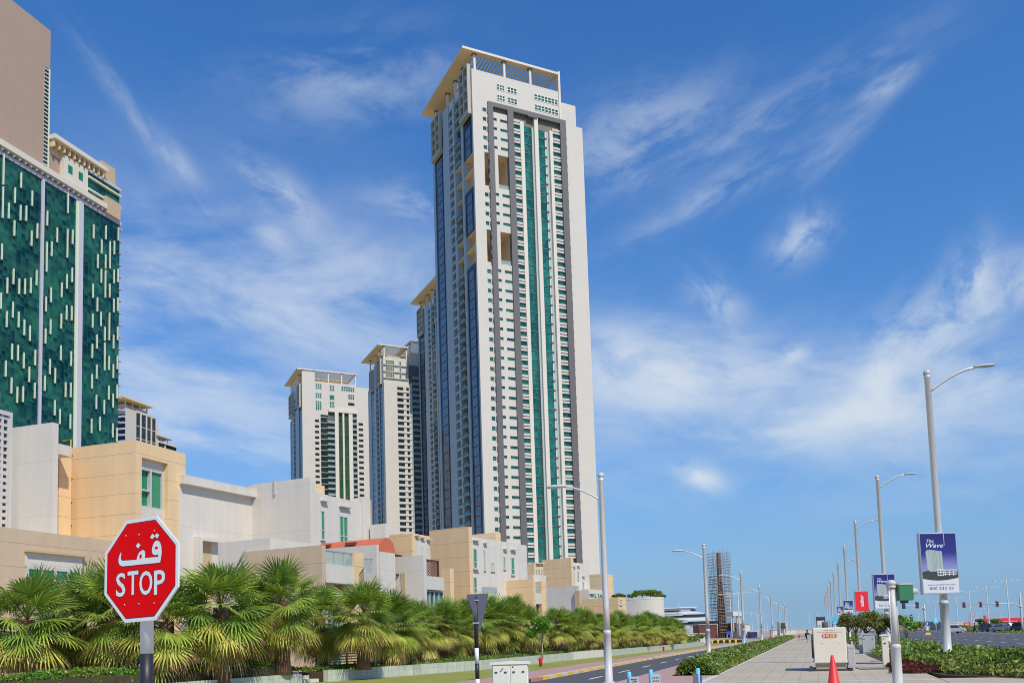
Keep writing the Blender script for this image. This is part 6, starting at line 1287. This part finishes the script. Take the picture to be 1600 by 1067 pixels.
# ------------------------------------------------------------------ waterfront beyond the side road
# tower wrapped in scaffolding
q = at(1129, 990, 250); T = thing('scaffolded_tower', 'dark slim tower under construction wrapped in a cage of scaffolding', 'tower', (q.x, q.y, -.15), R(20)); ht = at(1127, 862, 250).z; m_ = MB()
m_.prism([(-1.3, 0), (1.3, 0), (.9, ht * .35), (.5, ht * .6), (.36, ht), (-.36, ht), (-.5, ht * .6), (-.9, ht * .35)], -.5, .5); m_.obj('core', 'core', T)
m_ = MB(); rr = random.Random(5); bw = 2.35; nb = 8; top = ht + 1.2
for i in range(nb):
    for j in range(nb):
        if 0 < i < nb - 1 and 0 < j < nb - 1 and not (i % 2 == 0 and j in (1, 4, 6)): continue
        x, y = -bw + 2 * bw * i / (nb - 1), -bw + 2 * bw * j / (nb - 1); h = top - rr.random() * 3.5; m_.tube([(x, y, 0), (x, y, h)], .042, 4, smooth=False)
z = 1.5
while z < top - 1:
    for s_ in (-1, 1): m_.box(-bw, bw, s_ * bw - .04, s_ * bw + .04, z, z + .08); m_.box(s_ * bw - .04, s_ * bw + .04, -bw, bw, z, z + .08)
    z += .8
m_.obj('scaffold_tubes', 'scaf', T); m_ = MB(); z = 2.0
while z < ht * .74: m_.box(-bw * rr.uniform(.7, 1), bw * rr.uniform(.8, 1.1), -bw, -bw + .8, z, z + .12); m_.box(-bw, -bw + .8, -bw, bw, z + .3, z + .42); z += 1.0
m_.obj('scaffold_boards', 'scaf_wood', T)
# rust-coloured sheds and site frames at its foot
def shed(label, px0, px1, py, Y, mt, name='site_building', cat='building', dp=8, extra=None, pyb=None):
    a, b = at(px0, py, Y), at(px1, py, Y); w_ = (b - a).length; T = thing(name, label, cat, (a.x, a.y, -.15), math.atan2((b - a).y, (b - a).x)); o = MB().box(0, w_, 0, dp, 0, a.z + .15).obj('wall', mt, T); MB().box(-.15, w_ + .15, -.15, dp + .1, a.z + .15, a.z + .35).obj('roof', 'concrete', T)
    m_ = MB(); n = max(1, int(w_ / 3))
    for i in range(n): x = (i + .5) * w_ / n; m_.box(x - .5, x + .5, -.04, .05, (a.z) * .45, (a.z) * .75)
    if extra != 'blank': m_.obj('windows', 'dark_glass', T)
    return T
shed('dull rust-red site shed left of the scaffolded tower', 1092, 1120, 976, 240, 'wood_dark'); shed('dull brown site shed right of the scaffolded tower', 1143, 1156, 973, 246, 'wood_dark')
shed('white site building with flat roof beyond the second lamp posts', 1163, 1172, 975, 225, 'villa_white', extra='blank'); shed('dark blue parked container by the white site building', 1174, 1183, 987, 222, 'navy_ink', 'container', 'container', 3, 'blank')
q = at(1144, 960, 235); T = thing('site_gantry', 'white concrete beam on slim columns beside the scaffolded tower', 'gantry', (q.x, q.y, -.15), R(15)); zz = q.z; MB().box(-.3, 2.3, -1, 3, zz - .2, zz + 1.0).obj('beam', 'villa_white', T)
for x in (-.2, 1.0, 1.9): MB().box(x, x + .35, -.5, -.1, 0, zz - .2).obj('column', 'concrete', T)
shed('long low white hoarding at the end of the promenade', 1205, 1243, 984, 300, 'villa_white', 'hoarding', 'hoarding', 2, 'blank'); shed('cream hoarding far beyond the bench', 1243, 1300, 983.5, 340, 'road_cream', 'hoarding', 'hoarding', 2, 'blank')
shed('white cabin with dark banner near the end of the promenade', 1220, 1229, 972.5, 260, 'villa_white', dp=4, extra='blank')
q = at(1223.5, 981, 259); T = thing('site_banner', 'dark picture banner on the white cabin at the promenade end', 'banner', (q.x, q.y, q.z - .2), R(12)); MB().box(-.75, .75, -.05, .05, 0, 1.7).obj('panel', 'cabinet_dark', T); MB().box(.8, 1.1, -.06, .05, -2.6, 1.9).obj('post', 'white_plastic', T)
# superyacht
q = at(1080, 984, 300); Y_ = thing('yacht', 'large white motor yacht with stacked dark-windowed decks beyond the palms', 'yacht', (q.x, q.y, -.2), R(-38))
def deck(name, mt, L0, L1, w, z0, z1, nose=.4, parent=Y_):
    m_ = MB(); out = [(L0, -w), (L1 - (L1 - L0) * nose, -w), (L1, 0), (L1 - (L1 - L0) * nose, w), (L0, w)]; lo_ = [(x, y, z0) for x, y in out]; hi_ = [(x - (.5 if x > L1 - .1 else 0) * (z1 - z0), y * .94, z1) for x, y in out]; m_.add(lo_ + hi_, [(4, 3, 2, 1, 0), (5, 6, 7, 8, 9)] + [(i, (i + 1) % 5, (i + 1) % 5 + 5, i + 5) for i in range(5)]); return m_.obj(name, mt, parent)
zt_ = at(1066, 945, 300).z + .2; s_ = zt_ / 10.2
deck('hull', 'yacht', -14, 20, 4.0, 0, 3.3 * s_); d0 = deck('main_deck', 'yacht', -13.4, 10, 3.6, 3.3 * s_, 5.6 * s_); deck('window_band', 'dark_glass', -12.6, 10.2, 3.62, 4.1 * s_, 5.0 * s_, .35, d0); d1 = deck('upper_deck', 'yacht', -12, 6, 3.3, 5.9 * s_, 7.7 * s_); deck('window_band', 'dark_glass', -11.2, 6.2, 3.32, 6.4 * s_, 7.2 * s_, .4, d1); deck('overhang', 'yacht', -13.2, 7, 3.8, 5.6 * s_, 5.9 * s_); deck('overhang', 'yacht', -12, 3.5, 3.2, 7.7 * s_, 8.0 * s_); d2 = deck('sun_deck', 'alu', -9, 2, 2.3, 8.0 * s_, 9.3 * s_); deck('window_band', 'dark_glass', -8.6, 2.1, 2.32, 8.3 * s_, 8.8 * s_, .5, d2); deck('hardtop', 'yacht', -9.6, 2.5, 2.6, 9.3 * s_, 9.6 * s_); MB().tube([(-4, 0, 9.6 * s_), (-4.2, 0, 11.6 * s_)], .12, 6).obj('mast', 'alu', Y_)
MB().tube([(-4.5, -1.1, 10.4 * s_), (-4.5, 1.1, 10.4 * s_)], .08, 6).obj('radar', 'yacht', Y_)
for i, (px, Y, h) in enumerate(((1070, 128, 1.9), (1082, 126, 1.4), (1092, 128, 1.7), (1060, 126, 1.5))): q = at(px, 985, Y); tree('garden_bush', ['bush with bare arching branches in front of the white garden wall', 'small round bush in the red flower bed', 'bush at the right end of the white garden wall', 'bush beside the last palm of the row'][i], (q.x, q.y, -.1), h, .9, .4, 'hedge', 'bark', 450, 90 + i, 6, .13, .8)
q0, q1 = at(1062, 990, 132), at(1101, 995, 132); T = thing('garden_wall', 'low white garden wall behind the bushes beyond the palms', 'wall', (q0.x, q0.y, -.1), math.atan2(q1.y - q0.y, q1.x - q0.x)); MB().box(0, (q1 - q0).length, 0, .3, 0, 1.5).obj('wall', 'villa_white', T); MB().box(-.05, (q1 - q0).length + .05, -.06, .36, 1.5, 1.6).obj('coping', 'tower_trim', T)
bs = bush_strip('flower_bed', ['red_leaf'], L2([gnd(1046, 1004), gnd(1095, 1003.3)]), L2([gnd(1046, 1001), gnd(1095, 1000.5)]), .45, 2500, .12, 51); tag(bs, 'dark red planting strip at the bend of the side road', 'planting', kind='stuff')
# painted blocks closing the side road, white blocks
for i in range(10):
    q = gnd(1114 + i * 4.6, 1003.6 - .12 * i); T = thing('road_barrier', '%s painted barrier block from the left across the end of the side road' % ORD[i], 'barrier block', (q.x, q.y, -.13), R(14), 'yellow and black barrier blocks'); MB().bevbox(-.19 * q.y / 100 - .1, .19 * q.y / 100 + .1, -.2, .2, 0, .5, .05).obj('block', 'yellow' if i % 2 == 0 else 'black_paint', T)
for i, (px, py) in enumerate(((1139, 988.5),)):
    q = at(px, py, 150); T = thing('direction_sign', 'small blue direction sign on two posts beyond the road barrier', 'road sign', (q.x, q.y, 0), R(10)); MB().box(-.45, .45, -.04, .04, q.z - .25, q.z + .3).obj('panel', 'blue', T)
    for x in (-.3, .3): MB().tube([(x, .05, 0), (x, .05, q.z + .2)], .04, 8).obj('post', 'metal', T)
for i, (px, py) in enumerate(((1205, 997), (1231, 996), (1238, 995), (1249, 996))):
    q = gnd(px, py); T = thing('barrier_block', '%s red plastic road barrier from the left at the promenade end' % ORD[i], 'barrier', (q.x, q.y, 0), R(20 * i), 'red plastic barriers far down the promenade'); m_ = MB(); m_.prism([(-.5, 0), (.5, 0), (.5, .25), (.35, .9), (-.35, .9), (-.5, .25)], -.25, .25); m_.obj('body', 'red', T); T.scale = (.6,) * 3

# ------------------------------------------------------------------ across the main road
def traffic_mast(label, px, Y, pytop, pyarm, heads, red, left=True):
    q = at(px, 985, Y); zt_, za = at(px, pytop, Y).z, at(px, pyarm, Y).z; T = thing('traffic_light', label, 'traffic light', (q.x, q.y, -.05)); MB().lathe([(.22, 0), (.2, 1.5), (.17, zt_), (.1, zt_ + .1)], 14).obj('pole', 'pole_grey', T)
    MB().ball((0, 0, za - .7), .3, 0, 12).obj('collar', 'pole_grey', T); xs = [(at(h, pyarm, Y).x - q.x) for h in heads]; xe = min(xs) - .2; m_ = MB(); m_.tube([(0, 0, za - .7), (-.9, 0, za - .25), (-2.0, 0, za - .02), (-3.2, 0, za), (xe, 0, za)], [.11, .1, .09, .08, .07], 8); m_.obj('arm', 'pole_grey', T)
    for x in xs:
        h = MB().bevbox(x - .30, x + .30, -.10, .16, za - .62, za + .58, .05).obj('signal_head', 'white_plastic' if red else 'cabinet_dark', T)
        if red:
            MB().box(x - .22, x + .22, -.13, -.08, za - .54, za + .50).obj('face', 'cabinet_dark', h)
            for k in range(3): o = MB().ball((x, -.13, za + .30 - .33 * k), .15, 0, 10).obj('lens', 'signal_red' if k == 0 else 'line', h)
    return T
sr = bpy.data.materials.new('lit red signal'); sr.use_nodes = True; p_ = sr.node_tree.nodes['Principled BSDF']; p_.inputs['Base Color'].default_value = (.5, .01, .02, 1); p_.inputs['Emission Color'].default_value = (1, .02, .05, 1); p_.inputs['Emission Strength'].default_value = .3; M['signal_red'] = sr
traffic_mast('traffic light mast with three red signals in white cases at the right edge', 1598, 165, 926, 941, (1506, 1532, 1558), True)
traffic_mast('traffic light mast seen from behind with dark signal heads, left of the large billboard post', 1446.5, 165, 943, 944, (1412, 1433), False)
def car(label, px, Y, rz, mt, suv=True, z=-.13):
    q = at(px, 985, Y); T = thing('parked_car', label, 'car', (q.x, q.y, z), rz, 'cars queueing across the main road'); L_, w_, h = 2.25, .9, 1.68 if suv else 1.42
    pr = [(-L_, .35), (-L_, .95), (-L_ + .12, 1.02), (-L_ + .35, 1.05), (-L_ + .55, h - .08), (-L_ + .8, h), (.55, h - .02), (1.15, 1.08), (2.1, .95), (L_, .75), (L_, .32)] if suv else [(-L_, .35), (-L_, .9), (-1.6, 1.0), (-.95, h), (.45, h), (1.15, .98), (2.1, .85), (L_, .65), (L_, .32)]
    m_ = MB(); n = len(pr); vs = []
    for s_ in (-1, 1): vs += [(x, s_ * (w_ if z_ < 1.06 else w_ - .16 * (z_ - 1.0) / (h - 1.0)), z_) for x, z_ in pr]
    tri = tessellate_polygon([[Vector((a, b, 0)) for a, b in pr]]); fs = [tuple(t) for t in tri] + [tuple(i + n for i in t) for t in tri] + [(i, (i + 1) % n, (i + 1) % n + n, i + n) for i in range(n)]; m_.add(vs, fs); m_.obj('body', mt, T)
    b0, b1 = (-L_ + .6, .85) if suv else (-1.25, .8); m_ = MB(); zz0, zz1 = 1.06, h - .1
    for s_ in (-1, 1): y0, y1 = s_ * (w_ - .0), s_ * (w_ - .14); m_.add([(b0 - .05, y0 + s_ * .012, zz0), (b1 + .15, y0 + s_ * .012, zz0), (b1 - .35, y1 + s_ * .012, zz1), (b0 + .1, y1 + s_ * .012, zz1)], [(0, 1, 2, 3)])
    xb = pr[3][0] if suv else -1.6; xt = pr[4][0] if suv else -.95
    m_.add([(xb - .02, -.75, zz0), (xb - .02, .75, zz0), (xt - .03, .65, zz1), (xt - .03, -.65, zz1)], [(0, 1, 2, 3)]); m_.add([(1.17, -.75, zz0), (1.17, .75, zz0), (.62, .65, zz1), (.62, -.65, zz1)], [(0, 1, 2, 3)]); m_.obj('windows', 'car_glass', T)
    for x in (-1.4, 1.4):
        for s_ in (-1, 1): m_ = MB(); m_.tube([(x, s_ * (w_ - .2), .33), (x, s_ * (w_ + .01), .33)], .33, 16); wo = m_.obj('wheel', 'tyre', T); m_ = MB(); m_.tube([(x, s_ * (w_ - .05), .33), (x, s_ * (w_ + .025), .33)], .2, 12); m_.obj('rim', 'alu', wo)
    for s_ in (-1, 1): MB().box(L_ - .1, L_ + .01, s_ * .55 - .2, s_ * .55 + .2, .66, .8).obj('headlight', 'poster_white', T); MB().box(-L_ - .01, -L_ + .1, s_ * .68 - .12, s_ * .68 + .12, .75, .98).obj('tail_light', 'red', T)
    return T
M['car_silver'] = mat('silver car paint', (.52, .53, .55), .25, metal=.5, coat=.5); M['car_white'] = mat('white car paint', (.72, .72, .72), .25, coat=.5); M['car_dark'] = mat('dark green car paint', (.03, .06, .055), .25, coat=.5); M['car_blue'] = mat('grey blue car paint', (.13, .16, .20), .25, metal=.4, coat=.5)
rz_ = ROADZ + math.pi
car('silver grey four-wheel drive car first in the queue beyond the median', 1548, 182, rz_ + .75, 'car_blue'); car('silver car in the middle of the queue beyond the median', 1567, 178, rz_ + .8, 'car_silver', False); car('white car partly hidden near the right edge of the queue', 1577, 186, rz_ + .7, 'car_white'); car('dark green car cut off by the right edge of the photo', 1600, 170, rz_ + .8, 'car_dark'); car('silver pick-up coloured car passing behind the billboard lamp post', 1489, 176, ROADZ - 1.2, 'car_silver'); car('white car far off behind the walking person', 1595, 200, rz_ + .7, 'car_white', False)
car('dark blue car on the main road glimpsed between the verge trees', 1378, 120, ROADZ, 'car_blue')
tag(bush_strip('median_plants', ['hedge', 'palm_yellow'], L2([st(60, 27.8), st(163, 27.8)]), L2([st(60, 30.4), st(163, 30.4)]), .35, 7000, .12, 61), 'low green and yellow plants on the median of the main road', 'plants', kind='stuff')
tag(bush_strip('distant_shrubs', ['hedge2', 'palm_yellow'], L2([at(1490, 985, 205), at(1640, 985, 205)]), L2([at(1490, 985, 212), at(1640, 985, 212)]), 1.3, 5000, .25, 62), 'yellow green shrubs along the far pavement behind the cars', 'shrubs', kind='stuff')
def sign(label, px, py, Y, w_, h, mt, round_=False):
    q = at(px, py, Y); T = thing('road_sign', label, 'road sign', (q.x, q.y, 0)); MB().tube([(0, .06, 0), (0, .06, q.z)], .06, 8).obj('post', 'metal', T)
    m_ = MB(); m_.prism([(w_ / 2 * math.cos(6.283 * j / 20), q.z + h / 2 * math.sin(6.283 * j / 20)) for j in range(20)], -.03, .03) if round_ else m_.box(-w_ / 2, w_ / 2, -.03, .03, q.z - h / 2, q.z + h / 2); o = m_.obj('panel', mt, T); m_ = MB(); m_.box(-w_ * .12, w_ * .12, -.04, 0, q.z - h * .3, q.z + h * .3); m_.obj('symbol', 'poster_white', o); return T
sign('bright light blue rectangular sign left of the billboard lamp post', 1462, 968.5, 160, .85, 1.15, 'sky_blue'); sign('round blue arrow sign on the traffic island', 1448.5, 973.5, 163, .8, .8, 'blue', True)
q = at(1450, 988, 158); T = thing('island_marker', 'small striped pyramid in green and yellow on the traffic island', 'marker', (q.x, q.y, -.13), R(20)); m_ = MB()
for k, (r0, r1, z0, z1, mt) in enumerate(((.75, .5, 0, .45, 'yellow'), (.5, .28, .45, .85, 'signal_green'), (.28, .12, .85, 1.2, 'white_paint'))): MB().lathe([(r0, z0), (r1, z1)], 4, 0, smooth=False).obj('tier', mt, T)
q = at(1511, 975, 240); T = thing('shop_board', 'plain red square shop board beyond the main road', 'sign board', (q.x, q.y, 0)); MB().box(-.8 - .1, .9, -.1, .1, q.z - .55, q.z + .55).obj('panel', 'red', T); [MB().box(x, x + .15, 0, .15, 0, q.z - .5).obj('post', 'metal', T) for x in (-.7, .6)]; m_ = MB(); [m_.box(-.55 + .3 * k, -.4 + .3 * k, -.13, 0, q.z - .2, q.z + .25) for k in range(4)]; m_.obj('marks', 'poster_white', T)
shed('low beige shop building with brown roof behind the billboard lamp post', 1478, 1507, 973, 300, 'road_cream', 'shop', 'shop', 12); shed('long cream wall of low buildings behind the walking person', 1505, 1548, 977, 290, 'road_cream', 'shop', 'shop', 10); shed('salmon roofed low houses left of the light blue sign', 1405, 1448, 979.5, 330, 'pinkred', 'house', 'house', 10)
q = at(1570, 985, 270); T = thing('filling_station', 'filling station with long red canopy and cream walls behind the queue of cars', 'filling station', (q.x, q.y, -.1), R(-6)); zc = at(1570, 966.5, 270).z; MB().box(-6.5, 9, -2, 5, zc - .55, zc + .35).obj('canopy', 'red', T); MB().box(-3, 8, 3, 9, 0, zc - .8).obj('shop_wall', 'road_cream', T); MB().box(-2.9, 7.9, 2.9, 3.0, zc - 2.2, zc - 1.6).obj('shop_windows', 'dark_glass', T)
for x in (-6, -1, 4, 8.5): MB().box(x, x + .4, -.5, -.1, 0, zc - .55).obj('column', 'red', T)
for px, py in ((1552, 958), (1587, 958)): pass
MB().box(-5.9, -5.3, -.6, 0, zc + .35, zc + 1.4).obj('sign_post', 'red', T)
for i, (px, Y, h, r_) in enumerate(((1438, 300, 2.4, 3.0), (1430, 310, 2.0, 3.2), (1462, 320, 2.4, 2.6), (1536, 260, 2.6, 1.4), (1558, 255, 2.4, 1.3))): q = at(px, 985, Y); tree('distant_tree', ['dark tree clump behind the round blue arrow sign', 'leftmost dark far tree beyond the main road', 'dark far tree behind the light blue sign', 'small far tree at the left end of the red canopy', 'small far palm-like tree in front of the red canopy'][i], (q.x, q.y, -.1), h * 1.3, r_, .8, 'hedge', 'bark', 500, 110 + i, 7, .35, .6)
# lattice masts on the horizon
for i, (px, py, Y, w_) in enumerate(((1276, 952, 700, 5.0), (1517, 950, 520, 3.2), (1522, 955, 540, 2.4))):
    q = at(px, py, Y); T = thing('lattice_mast', ['thin lattice mast on the horizon above the power unit', 'pale lattice tower beyond the red traffic lights, wider one', 'pale lattice tower beyond the red traffic lights, narrower one'][i], 'mast', (q.x, q.y, -.1)); m_ = MB()
    for sx in (-1, 1):
        for sy in (-1, 1): m_.tube([(sx * w_ / 2, sy * w_ / 2, 0), (sx * w_ * .18, sy * w_ * .18, q.z)], .16, 4, smooth=False)
    z = 0; k = 0
    while z < q.z - 2: a = w_ / 2 * (1 - .64 * z / q.z); m_.box(-a, a, -a - .08, -a + .08, z, z + .2); m_.tube([(-a if k % 2 else a, -a, z), (a * .9 if k % 2 else -a * .9, -a * .9, z + 2.4)], .1, 4, smooth=False); z += 2.4; k += 1
    m_.obj('lattice', 'lilac', T)
